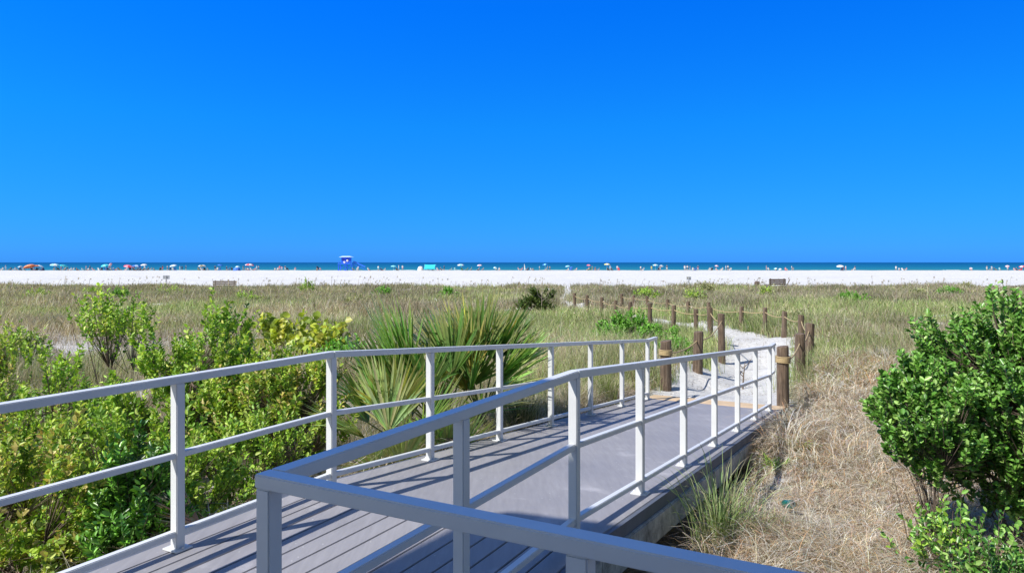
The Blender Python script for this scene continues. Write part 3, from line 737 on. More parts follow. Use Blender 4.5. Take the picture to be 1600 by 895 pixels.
# --- grass clumps that stand out one by one
def tuft(name, label, x, y, n, h, spread, reach, pal, wid=.006, cat='grass clump', z0=None, group='grass clumps along the ramp'):
    gz_ = float(T(x, y)) if z0 is None else z0
    a_ = rng.uniform(0, 6.28, n); r_ = np.abs(rng.normal(0, spread, n))
    base = np.stack([r_*np.cos(a_), r_*np.sin(a_), np.zeros(n)-.03], -1)
    H = rng.uniform(.45, 1.0, n)*h
    V, Q, Tt, C = blades(base, H, H*rng.uniform(.1, reach, n), a_ + rng.normal(0, .5, n), np.full(n, wid)*rng.uniform(.7, 1.3, n), pick(pal, n), pick(pal + TAN[:1], n), rng.uniform(0, .45, n), 6)
    o = np_mesh(name, V, Q, M_grass, colors=np.clip(C, .01, .8), T=Tt); o.location = (x, y, gz_)
    return tag(o, label, cat, group)
GB = [(.28, .42, .16), (.36, .48, .22), (.20, .32, .10), (.48, .52, .26)]
p = UV(5.12, -1.10); tuft('grass_clump', 'tall green grass clump growing against the concrete edge of the ramp', p.x, p.y, 260, .80, .10, .7, GB, .007, z0=-.52)
p = UV(5.3, -.85); tuft('grass_clump', 'shorter pale grass clump right of the tall one at the concrete edge', p.x, p.y, 150, .45, .10, .7, GB + TAN[:1], .006, z0=-.52)
p = UV(4.2, -.55); tuft('grass_clump', 'thin grass clump nearest to the front rail', p.x, p.y, 60, .35, .08, .6, GB + TAN, .005, z0=-.55)
tuft('grass_clump', 'dark spiky grass clump beyond the fourth left post', at(815, 8.1), 8.1, 320, .55, .12, .6, [(.06, .08, .03), (.10, .12, .05), (.16, .16, .08)], .007)
tuft('grass_clump', 'bright green grass clump beyond the sixth left post', at(948, 10.3), 10.3, 280, .60, .13, .45, [(.18, .24, .06), (.24, .29, .09), (.13, .18, .04)], .007)
tuft('grass_clump', 'short yellow green clump at the foot of the last left posts', at(988, 11.6), 11.6, 220, .28, .16, .5, [(.30, .36, .06), (.22, .30, .05)], .008)
tuft('grass_clump', 'tan and green clump beside the lower end of the left railing', at(900, 9.7), 9.7, 260, .5, .14, .6, OLIVE + TAN, .006)
for i, (u_, v_) in enumerate([(2.9, -3.65), (4.3, -3.62), (4.9, -3.66), (5.6, -3.7), (6.8, -3.75)]):
    p = UV(u_, v_); tuft('grass_clump', ['low green weed clump at the deck edge below the second left post', 'yellow green weed clump at the deck edge under the near fan palm', 'weed clump at the deck edge right of the near fan palm', 'thin weed clump between deck edge and small palm', 'weed clump at the ramp edge before the dark spiky clump'][i], p.x, p.y, 170, .16, .07, 1.1, LIME2, .012)

for i, (px_, py_, lb) in enumerate([(1205, 655, 'small green weed in the straw close to the end of the right railing'), (1212, 720, 'leafy green weed in the straw above the drinks can'), (1185, 690, 'green weed between concrete edge and drinks can'), (1250, 697, 'single low green sprout in the straw right of the others')]):
    Zw = 1.99*F/(py_-410); tuft('weed', lb, at(px_, Zw), Zw, 70, .20, .06, 1.3, VIVID + LIME, .014, 'weed', group='green weeds in the dry straw')
# ------------------------------------------------------------------ ramp, landing and deck
SLOPE = .0832; UB = 3.62; UE = 10.62; VL = -3.335; VR = -1.565
def zr(u): return -max(0.0, u-UB)*SLOPE
root = empty('ramp', UV(3.62, -2.45, 0), 0, 'grey painted boardwalk ramp sloping down between the two railings to the sand', 'ramp')
inv = Matrix.Translation(-UV(3.62, -2.45, 0))
def uvbox(mb, u0, u1, v0, v1, z0, z1, mi=0):          # box in ramp coordinates, z as (start, end) pairs
    za = z0 if isinstance(z0, tuple) else (z0, z0); zb = z1 if isinstance(z1, tuple) else (z1, z1)
    vs = [UV(u0, v0, za[0]), UV(u0, v1, za[0]), UV(u1, v1, za[1]), UV(u1, v0, za[1]), UV(u0, v0, zb[0]), UV(u0, v1, zb[0]), UV(u1, v1, zb[1]), UV(u1, v0, zb[1])]
    mb.add([inv @ q for q in vs], [(3,2,1,0), (4,5,6,7), (0,1,5,4), (1,2,6,5), (2,3,7,6), (3,0,4,7)], mi)
VD0, VD1 = -3.47, -1.45
mb = MB(); nb = 15; bw = (VD1-VD0)/nb
for i in range(nb):
    uvbox(mb, 1.50, UB, VD0 + i*bw + .004, VD0 + (i+1)*bw - .004, -.03, 0)
mb.build('landing_boards', M_deck, root, bevel=.003)
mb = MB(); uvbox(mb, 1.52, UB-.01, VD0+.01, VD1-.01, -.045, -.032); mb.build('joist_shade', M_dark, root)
mb = MB(); n_ = 45; pw_ = (1.46 + 4.7)/n_
for i in range(n_):
    uvbox(mb, -4.7 + i*pw_ + .003, -4.7 + (i+1)*pw_ - .003, VD0, 6.0, -.03, 0)
mb.build('platform_boards', M_deck, root, bevel=.003)
mb = MB(); uvbox(mb, UB+.004, UE, VD0, VD1, (-.03, -.03 + zr(UE)), (0, zr(UE))); mb.build('ramp_sheet', M_ramp, root, bevel=.003)
mb = MB(); uvbox(mb, UE+.002, UE+.52, VD0+.05, VD1+.02, (zr(UE)-.05, zr(UE)-.09), (zr(UE)+.002, zr(UE)-.03)); mb.build('end_strip', M_beige, root, bevel=.003)
# fascia, then the concrete slab that stands a little proud under it
mb = MB()
uvbox(mb, 1.50, UB, VD1+.002, VD1+.03, -.085, -.004); uvbox(mb, UB, UE, VD1+.002, VD1+.03, (-.085, -.085+zr(UE)), (-.004, -.004+zr(UE)))
uvbox(mb, 1.50, UB, VD0-.03, VD0-.002, -.085, -.004); uvbox(mb, UB, UE, VD0-.03, VD0-.002, (-.085, -.085+zr(UE)), (-.004, -.004+zr(UE)))
mb.build('fascia', M_edge, root)
mb = MB()
uvbox(mb, 1.3, UB, VD0-.03, VD1+.05, -.27, -.087); uvbox(mb, UB+.001, UE-.1, VD0-.03, VD1+.05, (-.27, -.27+zr(UE)), (-.087, -.087+zr(UE)))
uvbox(mb, 1.4, UE-.3, VD0+.25, VD1-.28, -1.2, (-.275, -.275+zr(UE)))
uvbox(mb, -4.7, 1.29, VD0+.02, 5.9, -1.1, -.05)
mb.build('concrete_base', M_conc, root, bevel=.008)

# ------------------------------------------------------------------ railings
PW = .052; H = .914
def railing(label, segs, posts, loop):
    """segs: list of (u,v) points the rails follow; posts: (u,v)"""
    r0 = UV(*posts[0], 0); root = empty('railing', r0, 0, label, 'railing')
    iv = Matrix.Translation(-r0)
    for nm, zz, hh, ww in (('top_rail', H-.020, .040, .058), ('middle_rail', .498, .032, .040), ('bottom_rail', .088, .032, .040)):
        mb = MB()
        for (a_, b_) in zip(segs[:-1], segs[1:]):
            if nm == 'bottom_rail' and a_[0] > 10.3: continue
            pa, pb = UV(*a_, zr(min(a_[0], 10.52)) + zz), UV(*b_, zr(min(b_[0], 10.52)) + zz)
            t_ = (pb-pa).normalized()
            ext = ww/2 if abs(a_[1]-b_[1]) > .1 else 0
            side = t_.cross(Vector((0, 0, 1)))
            st_ = ww/2 if (ext == 0 and a_[1] == VR and a_[0] < 2) else 0
            mb.bar(iv @ (pa + t_*(st_+.001)), iv @ (pb + t_*(ext-.0005)), ww, hh, side)
        if nm == 'top_rail' and loop:
            e = segs[-1]; z_ = zr(10.52)
            mb.bar(iv @ UV(e[0]-.02, e[1], z_+H-.041), iv @ UV(e[0]-.02, e[1], z_+.515), .04, .04, UV(0, 1, 0))
        mb.build(nm, M_rail, root, bevel=.004)
    for (u_, v_) in posts:
        zb = zr(min(u_, 10.52)); p = UV(u_, v_, zb)
        mb = MB(); Mr = Matrix.Rotation(-A, 3, 'Z')
        hh = H - .042
        mb.box(iv @ (p + Vector((0, 0, hh/2 + .004))), (PW, PW, hh - .004), Mr)
        po = mb.build('post', M_rail, root, bevel=.004)
        mb = MB(); mb.box(iv @ (p + Vector((0, 0, .006))), (.115, .10, .009), Mr)
        for sx_ in (-1, 1):
            q_ = p + UV(sx_*.038 if False else 0, sx_*.042, .013)
            mb.lathe([(.009, -.004), (.009, .004), (.005, .008)], iv @ q_, 8)
        mb.build('base_plate', M_rail, po, bevel=.002)
    return root
US = [3.62 + 1.15*i for i in range(7)]      # posts down the ramp
railing('light grey metal railing along the left side of the ramp', [(.2, VL), (UB, VL), (10.52, VL), (10.95, VL)], [(1.33, VL), (2.46, VL)] + [(u_, VL) for u_ in US], True)
railing('light grey metal railing turning a square corner at the front, right of the ramp', [(1.446, 4.6), (1.446, VR), (UB, VR), (10.52, VR), (10.93, VR)], [(1.446, 4.5), (1.446, 3.0), (1.446, 1.2), (1.446, -.61), (1.446, VR), (2.46, VR)] + [(u_, VR) for u_ in US], True)

# unseen house inferred from its shadow; roof outline shaped to shade the near deck
def gshadow(u, v, h): return (u - .80*h, v - .47*h)
HZ = 7.0
c0 = gshadow(3.62, -2.22, HZ); c1 = gshadow(4.7, 3.0, HZ); c2 = gshadow(0.4, -2.52, HZ)
hr = UV(-4.8, 1.0, 0)
house = empty('beach_house', hr, 0, 'unseen beach house behind the viewer, inferred from its shadow, roof shaped to cast it', 'house')
ih = Matrix.Translation(-hr)
mb = MB()
poly = [c0, (c1[0], c1[1]), (-9, c1[1]+.5), (-9, c2[1]), (c2[0], c2[1])]
vs = [ih @ UV(a_, b_, HZ) for a_, b_ in poly] + [ih @ UV(a_, b_, HZ+.22) for a_, b_ in poly]
k = len(poly); mb.add(vs, [tuple(range(k-1, -1, -1)), tuple(range(k, 2*k))] + [(i, (i+1) % k, k+(i+1) % k, k+i) for i in range(k)])
mb.build('roof', M_white, house)
mb = MB()
def hb(mb, u0, u1, v0, v1, z0, z1):
    vs = [ih @ UV(a_, b_, c_) for c_ in (z0, z1) for a_, b_ in ((u0, v0), (u0, v1), (u1, v1), (u1, v0))]
    mb.add(vs, [(3,2,1,0), (4,5,6,7), (0,1,5,4), (1,2,6,5), (2,3,7,6), (3,0,4,7)])
hb(mb, -5.0, -4.8, -3.2, 5.5, -.6, HZ-.003)
mb.build('wall', surf('cream stucco', (.62, .6, .55), .8, .08, 4), house)
mb = MB(); hb(mb, -4.795, -4.75, .3, 1.25, .01, 2.1); dr = mb.build('door', surf('teal door', (.1, .28, .3), .5), house)
mb = MB(); hb(mb, -4.745, -4.70, 1.12, 1.18, .95, 1.1); mb.build('handle', surf('steel', (.6, .6, .6), .3, metal=1), dr)
for v0 in (-2.3, -1.0):
    mb = MB(); hb(mb, -4.795, -4.74, v0, v0+.9, .95, 2.05); w_ = mb.build('window', M_white, house)
    mb = MB(); hb(mb, -4.738, -4.73, v0+.07, v0+.83, 1.02, 1.98); mb.build('pane', surf('dark glass', (.05, .07, .09), .1), w_)
for (u_, v_) in ((-3.2, -3.0), (-3.2, 3.0)):
    mb = MB(); hb(mb, u_-.05, u_+.05, v_-.05, v_+.05, .0, HZ-.002); mb.build('porch_post', M_white, house)

# ------------------------------------------------------------------ timber posts and rope along the path
front = [(1040, 12.0, 532), (1090, 14.0, 519), (1128, 17.4, 491), (1110, 19.8, 480), (1088, 21.2, 482), (1052, 22.6, 476), (1016, 24.2, 473), (985, 25.6, 472), (962, 27.5, 470), (941, 29.5, 464.5), (918, 31.5, 460.5), (898, 33.5, 457)]
back = [(1223.5, 10.75, 541), (1250, 13.4, 522.5), (1264, 15.9, 506), (1252, 18.6, 492), (1225, 20.3, 485.5), (1195, 22.2, 479.5), (1158, 23.4, 478.5), (1107, 26.2, 472.5), (1075, 27.8, 471.5), (1043, 29.6, 467.5), (1011.5, 32.0, 462), (990, 33.4, 460.5), (972, 35.0, 458.5)]
names_f = ['thick timber post wrapped with rope by the lower end of the left railing', 'second timber post left of the sand path', 'tall timber post left of the sand path where it bends']
names_b = ['thick timber post wrapped with rope touching the end of the right railing', 'timber post just behind the rope wrapped one right of the path', 'outermost timber post at the right corner of the rope fence', 'timber post at the back of the right corner of the rope fence', 'timber post on the far side of the path bend, nearest the right corner']
tops = {}
def timber(row, names, side, gname):
    pts = []
    for i, (px_, Z_, py_) in enumerate(row):
        x = at(px_, Z_); zt = zat(py_, Z_); zg = float(T(x, Z_)); r_ = (.095 if i < 3 else .074)*random.uniform(.93, 1.06)
        wob = random.uniform(-.02, .02)
        n = 12; prof = [(r_*1.02, -.25), (r_*1.03, 0), (r_*.98, (zt-zg)*.5), (r_*.97, zt-zg-.03), (r_*.95, zt-zg-.008), (r_*.86, zt-zg)]
        mb = MB(); mb.lathe(prof, (0, 0, 0), n); mb.v = [(a_ + wob*c_*1.5 + random.uniform(-.003, .003), b_ + random.uniform(-.003, .003), c_ + .02*math.sin(a_*9+i)) for a_, b_, c_ in mb.v]
        ro = empty('timber_post', (x, Z_, zg), 0)
        if i < len(names): lb = names[i]
        else:
            pos = ['nearest', 'second', 'third', 'fourth', 'fifth', 'sixth', 'seventh', 'eighth', 'ninth', 'tenth'][i-len(names)]
            end = len(row)-1
            lb = (f'last timber post at the far left end of the {side} rope fence' if i == end else f'small distant timber post, {pos} past the bend along the {side} rope fence')
        tag(ro, lb, 'post', gname)
        mb.build('log', M_post, ro, smooth=False)
        if i == 0:
            mb = MB()
            for k in range(5):
                zz = zt - zg - .155 - k*.021
                mb.tube([(math.cos(a_)*(r_+.012), math.sin(a_)*(r_+.012), zz + .006*math.sin(a_+k)) for a_ in np.linspace(0, 6.283, 19)], .0115, 6, cap=False)
            mb.build('rope_wrap', M_rope, ro, smooth=True)
        pts.append(Vector((x, Z_, zt - (.16 if i else .2))))
    return pts
def rope(pts, label):
    allp = []
    for a_, b_ in zip(pts[:-1], pts[1:]):
        L = (b_-a_).length
        for k in range(10):
            t_ = k/10; p = a_.lerp(b_, t_); p.z -= .045*L*4*t_*(1-t_)*random.uniform(.95, 1.05)*.8; allp.append(p)
    allp.append(pts[-1])
    allp = [p + Vector((0, 0, 0)) for p in allp]
    mb = MB(); mb.tube(allp, .014, 6); o = mb.build('rope', M_rope, smooth=True); tag(o, label, 'rope', 'ropes strung along the path posts')
pf = timber(front, names_f, 'front', 'timber posts on the left side of the path')
pb = timber(back, names_b, 'back', 'timber posts on the right side of the path')
rope(pf, 'sagging rope strung through the front left row of path posts'); rope(pb, 'sagging rope strung through the right and back row of path posts')

# ------------------------------------------------------------------ the drinks can in the straw
mb = MB(); mb.lathe([(.024, -.061), (.027, -.057), (.033, -.048), (.033, .046), (.0305, .054), (.027, .0585), (.0265, .060), (.025, .057)], n=20)
cz = 5.75; cx = at(1232, cz)
can = empty('drinks_can', (cx, cz, float(T(cx, cz)) + .085), 0, 'crushed green and silver drinks can lying in the straw', 'can')
can.rotation_euler = (R(74), R(0), R(12))
M_can = surf('green printed tin', (.03, .25, .20), .3, .3, 30, metal=.6)
mb.build('can_body', M_can, can, smooth=True)
mb = MB(); mb.lathe([(.0262, .0565), (.0262, .0575), (.005, .0575)], n=20); lid = mb.build('can_lid', surf('bare tin', (.7, .72, .74), .3, metal=.9), can)
mb = MB(); mb.lathe([(.008, .058), (.008, .0584)], (.008, .004, 0), 10); mb.build('can_opening', M_dark, lid)

# ------------------------------------------------------------------ benches, signs on the beach edge
M_bench = surf('grey weathered slats', (.20, .17, .15), .8, .3, 12)
M_bench2 = surf('brown slats', (.13, .095, .08), .8, .3, 12)
def bench(label, px_, Z_, w, rz, mat, topy):
    x = at(px_, Z_); zt = zat(topy, Z_); zg = zt - .86
    ro = empty('bench', (x, Z_, zg), rz, label, 'bench', 'benches at the edge of the beach')
    mb = MB()
    for k in range(3): mb.box((0, -.20 - .0*k, .46 + .17*k + .03), (w, .04, .145))
    mb.build('backrest', mat, ro, bevel=.008)
    mb = MB()
    for k in range(3): mb.box((0, -.10 + k*.15, .42), (w, .13, .035))
    mb.build('seat', mat, ro, bevel=.006)
    for sx_ in (-1, 1):
        mb = MB(); mb.box((sx_*w*.40, -.155, .40), (.09, .045, 1.1)).box((sx_*w*.40, .24, .10), (.09, .06, .58)); mb.build('leg', mat, ro, bevel=.006)
bench('grey slatted bench at the beach edge on the left, seen from behind', 352.5, 60, 2.0, 0, M_bench, 439.5)
bench('dark slatted bench at the beach edge on the right, seen from behind', 1213, 61, 1.55, R(8), M_bench2, 436.5)
x = at(1231, 60.5); mb = MB(); mb.bar((-.16, 0, -.1), (.18, 0, .52), .07, .05); o = mb.build('leaning_board', M_bench2, bevel=.004); o.location = (x, 60.5, zat(446, 60.5)); tag(o, 'dark board leaning beside the right hand bench', 'board')
x = at(1183, 61); mb = MB(); mb.lathe([(.20, -.2), (.24, 0), (.23, .14), (.16, .22), (.05, .25)], n=10); mb.v = [(a_*1.0 + random.uniform(-.02, .02), b_, c_ + random.uniform(-.02, .02)) for a_, b_, c_ in mb.v]; o = mb.build('tree_stump', M_bench2); o.location = (x, 61, zat(443.5, 61)); tag(o, 'low dark stump left of the right hand bench', 'stump')
def sign(label, px_, Z_, w, h, yt):
    x = at(px_, Z_); zt = zat(yt, Z_); zg = float(T(x, Z_))
    ro = empty('sign', (x, Z_, zg), 0, label, 'sign', 'grey notice boards standing on the sand')
    mb = MB(); mb.box((0, .04, zt-zg-h/2), (w, .02, h)); mb.build('board', surf('grey sign back', (.30, .32, .35), .6), ro, bevel=.004)
    mb = MB(); mb.box((0, 0, (zt-zg-.04)/2), (.09, .055, zt-zg-.04)); mb.build('post', surf('grey sign post', (.34, .35, .37), .7), ro, bevel=.004)
sign('grey notice board on a post in the sand left of the left bench', 259.5, 66, .62, .33, 430.3); sign('smaller grey notice board on a post in the sand near the rope fence', 1076.5, 66, .42, .30, 432.2)
# bare pale shrub stems in the right field, one stalk on the dark bush
def bare(name, label, px_, Z_, h, n, mat, cat):
    x = at(px_, Z_); mb = MB(); rnd = random.Random(px_)
    mb.tube([(0, 0, -.1), (.02, 0, h*.5), (.05, 0, h)], [.018, .013, .006], 5)
    for k in range(n):
        z_ = h*rnd.uniform(.35, .85); a_ = rnd.choice((-1, 1)); l_ = rnd.uniform(.15, .3)*h
        mb.tube([(.02, 0, z_), (.02 + a_*l_*.6, 0, z_+l_*.5), (.02 + a_*l_*.8, rnd.uniform(-.1, .1), z_+l_*1.2)], [.009, .007, .004], 4)
    o = mb.build(name, mat); o.location = (x, Z_, float(T(x, Z_))); tag(o, label, cat)
bare('dead_shrub', 'pale leafless forked stem in the right field under the beach', 1400, 34, 1.15, 5, M_twig, 'dead shrub')
bare('flower_stalk', 'tall thin dry stalk rising from the dark round bush against the sand', 846, 30.4, 1.5, 3, M_twig, 'stalk')
bare('dead_branch', 'black forked dead branch lying on the sand path behind the right railing', 1160, 13.2, .5, 4, M_bark, 'branch')

# ------------------------------------------------------------------ the shore: lifeguard tower, umbrellas, tents, people
SH = 233.0
def shade(name, c): return surf(name, c, .6, .06, 2)
PALC = {'white': (.80, .80, .78), 'cyan': (.25, .72, .80), 'turquoise': (.03, .62, .72), 'light blue': (.42, .62, .82), 'blue': (.03, .16, .62), 'navy': (.02, .035, .12), 'orange': (.85, .30, .12),
        'dark orange': (.62, .16, .08), 'red': (.75, .06, .10), 'pink': (.80, .36, .45), 'black': (.02, .02, .025), 'green': (.04, .22, .12), 'yellow': (.75, .70, .15), 'grey': (.35, .37, .4), 'olive': (.2, .2, .08), 'teal': (.08, .42, .45)}
MC = {k_: shade(k_ + ' cloth', c_) for k_, c_ in PALC.items()}
M_skin = [surf('fair skin', (.55, .33, .23), .6, .05), surf('tanned skin', (.36, .19, .12), .6, .05), surf('dark skin', (.14, .075, .05), .6, .05)]
M_hair = [surf('dark hair', (.03, .02, .015), .7), surf('blond hair', (.4, .28, .12), .7)]
M_pole = surf('pale pole', (.7, .7, .7), .4)

# tower
tw = empty('lifeguard_tower', (at(541, SH), SH, float(T(at(541, SH), SH))), 0, 'bright blue lifeguard tower with pale roof standing on the shore', 'lifeguard tower')
TB = surf('blue tower paint', (.01, .09, .85), .45, .08, 2); TB2 = surf('lighter blue tower paint', (.02, .17, .80), .45, .08, 2)
mb = MB()
for x_ in (-2.2, 0, 2.2):
    for y_ in (-1.5, 1.5): mb.box((x_, y_, 1.0), (.2, .2, 2.1))
for x_ in (-1.1, 1.1):
    for s_ in (-1, 1): mb.bar((x_-1.0, -1.5, 1.0-s_*.9), (x_+1.0, -1.5, 1.0+s_*.9), .1, .12)
mb.build('legs', TB, tw)
mb = MB(); mb.box((0, 0, 2.15), (4.8, 3.4, .22)); mb.build('platform', TB2, tw, bevel=.02)
mb = MB()
for x_ in np.linspace(-2.3, 2.3, 11): mb.box((x_, -1.62, 2.65), (.06, .05, .85))
mb.box((0, -1.62, 3.06), (4.7, .08, .1)); mb.box((0, -1.62, 2.65), (4.7, .05, .3)); mb.build('guard_rail', TB2, tw)
mb = MB(); mb.box((0, .2, 3.35), (2.8, 2.4, 2.1)); cabn = mb.build('cabin', TB, tw, bevel=.02)
for x_ in (-.75, .75):
    mb = MB(); mb.box((x_, -1.02, 3.7), (.75, .03, .7)); mb.build('window', surf('shuttered pane', (.01, .05, .45), .3), cabn)
mb = MB(); mb.add([(-2.1, -1.7, 4.42), (2.1, -1.7, 4.42), (2.1, 2.1, 4.42), (-2.1, 2.1, 4.42), (-1.2, -.5, 4.78), (1.2, -.5, 4.78), (1.2, .9, 4.78), (-1.2, .9, 4.78)], [(3,2,1,0), (4,5,6,7), (0,1,5,4), (1,2,6,5), (2,3,7,6), (3,0,4,7)]); mb.build('roof', surf('pale blue roof', (.55, .75, .85), .5), tw)
mb = MB(); mb.bar((2.4, 0, 2.15), (6.4, 0, .3), 1.2, .14); rm = mb.build('access_ramp', TB2, tw)
mb = MB()
for y_ in (-.6, .6):
    mb.bar((2.4, y_, 3.0), (6.2, y_, 1.3), .06, .35)
    for k in range(5): mb.box((2.6 + k*.85, y_, 2.45 - k*.4), (.07, .07, 1.0))
mb.build('ramp_rail', TB2, rm)
for x_, z_ in ((-.2, 2.75), (.75, 3.25)):
    mb = MB(); mb.tube([(x_ + .24*math.cos(a_), -1.74, z_ + .24*math.sin(a_)) for a_ in np.linspace(0, 6.283, 17)], .12, 6, cap=False); mb.build('life_ring', MC['white'], tw, smooth=True)

# umbrella kinds: a domed canopy of eight panels on a pole
def canopy_mesh(name, w, h):
    mb = MB(); n = 16; prof = [(w*.5, 0), (w*.44, h*.42), (w*.30, h*.75), (w*.14, h*.94), (.02, h)]
    vs = []; 
    for r_, z_ in prof:
        for k in range(n):
            an = 2*math.pi*k/n; sc_ = 1 - (.06 if k % 2 else 0)*(1 - z_/h); vs.append((r_*sc_*math.cos(an), r_*sc_*math.sin(an), z_))
    fs = []; ms = []
    for i in range(len(prof)-1):
        for k in range(n): fs.append((i*n+k, i*n+(k+1) % n, (i+1)*n+(k+1) % n, (i+1)*n+k)); ms.append((k//2) % 2)
    mb.v = vs; mb.f = fs; mb.m = ms
    fs.append(tuple((len(prof)-1)*n+k for k in range(n))); ms.append(0)
    me = bpy.data.meshes.new(name); me.from_pydata(vs, [], fs); me.polygons.foreach_set('material_index', ms)
    me.materials.append(MC['white']); me.materials.append(MC['white']); me.update(); return me
ME_CAN = canopy_mesh('canopy', 2.0, .52)
mb = MB(); mb.tube([(0, 0, -.2), (0, 0, 2.2)], .025, 6); o_ = mb.build('pole', M_pole); ME_POLE = o_.data; bpy.data.objects.remove(o_)
def umbrella(px_, wpx, topy, c1, c2, tilt, label, dz=0.0):
    Z_ = SH + dz; x = at(px_, Z_); zg = float(T(x, Z_)); zt = zat(topy, Z_)
    w = wpx/F*Z_
    ro = empty('beach_umbrella', (x, Z_, zg), 0, label, 'umbrella', 'beach umbrellas along the shore'); ro.rotation_euler = (0, tilt, 0)
    po = bpy.data.objects.new('pole', ME_POLE); COL.objects.link(po); po.parent = ro; po.scale = (1, 1, (zt-zg)/2.25)
    ca = bpy.data.objects.new('canopy', ME_CAN); COL.objects.link(ca); ca.parent = ro; ca.scale = (w/2, w/2, max(.8, w/2.4)); ca.location = (0, 0, (zt-zg) - .5*max(.8, w/2.4)); ca.rotation_euler = (R(random.uniform(-14, 8)), tilt, random.uniform(0, 3))
    for i, c_ in enumerate((c1, c2)):
        ca.material_slots[i].link = 'OBJECT'; ca.material_slots[i].material = MC[c_]
UMB = [  # px, width px, top y, colours, tilt, label
 (31, 7, 415.5, 'light blue', 'grey', .1, 'small blue grey umbrella left of the orange one'),
 (47, 17, 413.5, 'orange', 'orange', -.1, 'wide orange beach umbrella near the left edge'), (55, 10, 414, 'dark orange', 'orange', .15, 'rust red umbrella overlapping the wide orange one'),
 (62, 9, 414.5, 'light blue', 'white', .25, 'pale blue umbrella tilted right of the orange ones'), (86, 14, 412, 'white', 'cyan', -.05, 'flat pale mint umbrella with white panels'),
 (98, 12, 413.5, 'teal', 'turquoise', .2, 'teal umbrella tilted right beside the pale mint one'), (166, 12, 412.8, 'turquoise', 'cyan', -.25, 'turquoise umbrella left of the pink one'),
 (177, 9, 411.8, 'pink', 'white', -.55, 'pink and white umbrella tipped steeply'), (200, 14, 414, 'red', 'pink', .1, 'big red umbrella left of the blue one'),
 (206, 6, 415.5, 'red', 'white', .3, 'red and white umbrella edge behind the big red one'),
 (213, 14, 414, 'blue', 'light blue', .1, 'wide blue umbrella between the red and white ones'), (225, 10, 412.5, 'white', 'white', 0, 'plain white umbrella right of the wide blue one'),
 (271, 11, 413.5, 'light blue', 'white', 0, 'light blue umbrella above the left sign'), (316, 12, 413.8, 'white', 'olive', 0, 'white umbrella with a dark ring left of the bench'),
 (343.5, 9, 413, 'blue', 'blue', .1, 'dark blue umbrella above the left bench'), (371, 7, 415.5, 'white', 'cyan', 0, 'small white umbrella behind the blue tent'),
 (390, 14, 412, 'red', 'white', 0, 'red and white striped umbrella right of the blue tent'), (493.5, 7, 416, 'black', 'navy', .5, 'black umbrella tipped over left of the lifeguard tower'),
 (615, 9, 414.8, 'cyan', 'cyan', 0, 'cyan umbrella between tower and white dome tent'), (724, 11, 411.5, 'cyan', 'white', -.5, 'pale cyan umbrella tipped on a visible pole'),
 (748.5, 8, 413.2, 'pink', 'white', .1, 'pale pink umbrella right of the tipped cyan one'), (773.5, 6, 417, 'white', 'cyan', 0, 'low white umbrella between pink umbrella and the sail'),
 (852, 9, 412, 'cyan', 'blue', -.05, 'flat cyan umbrella above the dark round bush'), (887, 8, 414.8, 'cyan', 'light blue', 0, 'small cyan umbrella left of the pink sunshade'),
 (893, 6, 416.8, 'blue', 'blue', 0, 'small blue umbrella touching the small cyan one'), (920, 7, 413.2, 'pink', 'red', 0, 'pink umbrella in the middle of the right half'),
 (948, 10, 411.6, 'white', 'yellow', .05, 'large white umbrella with one dark panel right of the pink one'), (1024, 9, 413, 'white', 'cyan', 0, 'white umbrella beside the person in yellow'),
 (1031, 7, 414, 'white', 'light blue', .35, 'white umbrella tipped over two people'), (1119, 6, 414.3, 'white', 'pink', .1, 'narrow white umbrella right of the navy figure'),
 (1212, 6, 418.6, 'white', 'cyan', 0, 'low white dome sunshade above the right bench'), (1219, 5, 419.3, 'white', 'white', 0, 'lowest white sunshade next to the white dome'),
 (1313, 11, 414.2, 'white', 'white', -.05, 'flat white umbrella over a dark group at the right'), (1517, 5, 418, 'white', 'light blue', 0, 'tiny white umbrella far right'),
 (1574, 6, 414.5, 'pink', 'white', 0, 'pale pink umbrella near the right edge'), (1597, 10, 415, 'red', 'white', .1, 'red and white umbrella cut by the right edge')]
for i, u_ in enumerate(UMB): umbrella(*u_, dz=(i % 5)*1.2 - 2)

# tents and canopies
def dome_tent(px_, wpx, topy, c_, label):
    x = at(px_, SH); zg = float(T(x, SH)); w = wpx/F*SH; h = zat(topy, SH)-zg
    ro = empty('dome_tent', (x, SH, zg), 0, label, 'tent', 'pop up tents on the shore')
    mb = MB(); n = 14; m_ = 6; vs = []
    for i in range(m_+1):
        el = math.pi/2*i/m_
        for k in range(n+1):
            an = math.pi*(k/n) ; vs.append((w*.5*math.cos(an)*math.cos(el)**.7, -w*.5*math.sin(an)*math.cos(el)**.7 + .1, h*math.sin(el)))
    mb.add(vs, [(i*(n+1)+k, i*(n+1)+k+1, (i+1)*(n+1)+k+1, (i+1)*(n+1)+k) for i in range(m_) for k in range(n)]); mb.build('shell', MC[c_], ro, smooth=True)
    mb = MB(); mb.box((0, -.15, .03), (w*.95, w*.5, .04)); mb.build('groundsheet', MC['grey'], ro)
dome_tent(657, 9.5, 416, 'white', 'white dome tent left of the turquoise canopy'); dome_tent(370, 12, 417.5, 'blue', 'bright blue pop up tent above the right end of the left bench'); dome_tent(66.5, 6, 418, 'navy', 'small dark blue tent right of the orange umbrellas')
x = at(671.5, SH); zg = float(T(x, SH)); ro = empty('beach_canopy', (x, SH, zg), 0, 'bright turquoise stretched canopy on four poles', 'canopy')
mb = MB(); w = 17.5/F*SH/2; n = 10; vs = []
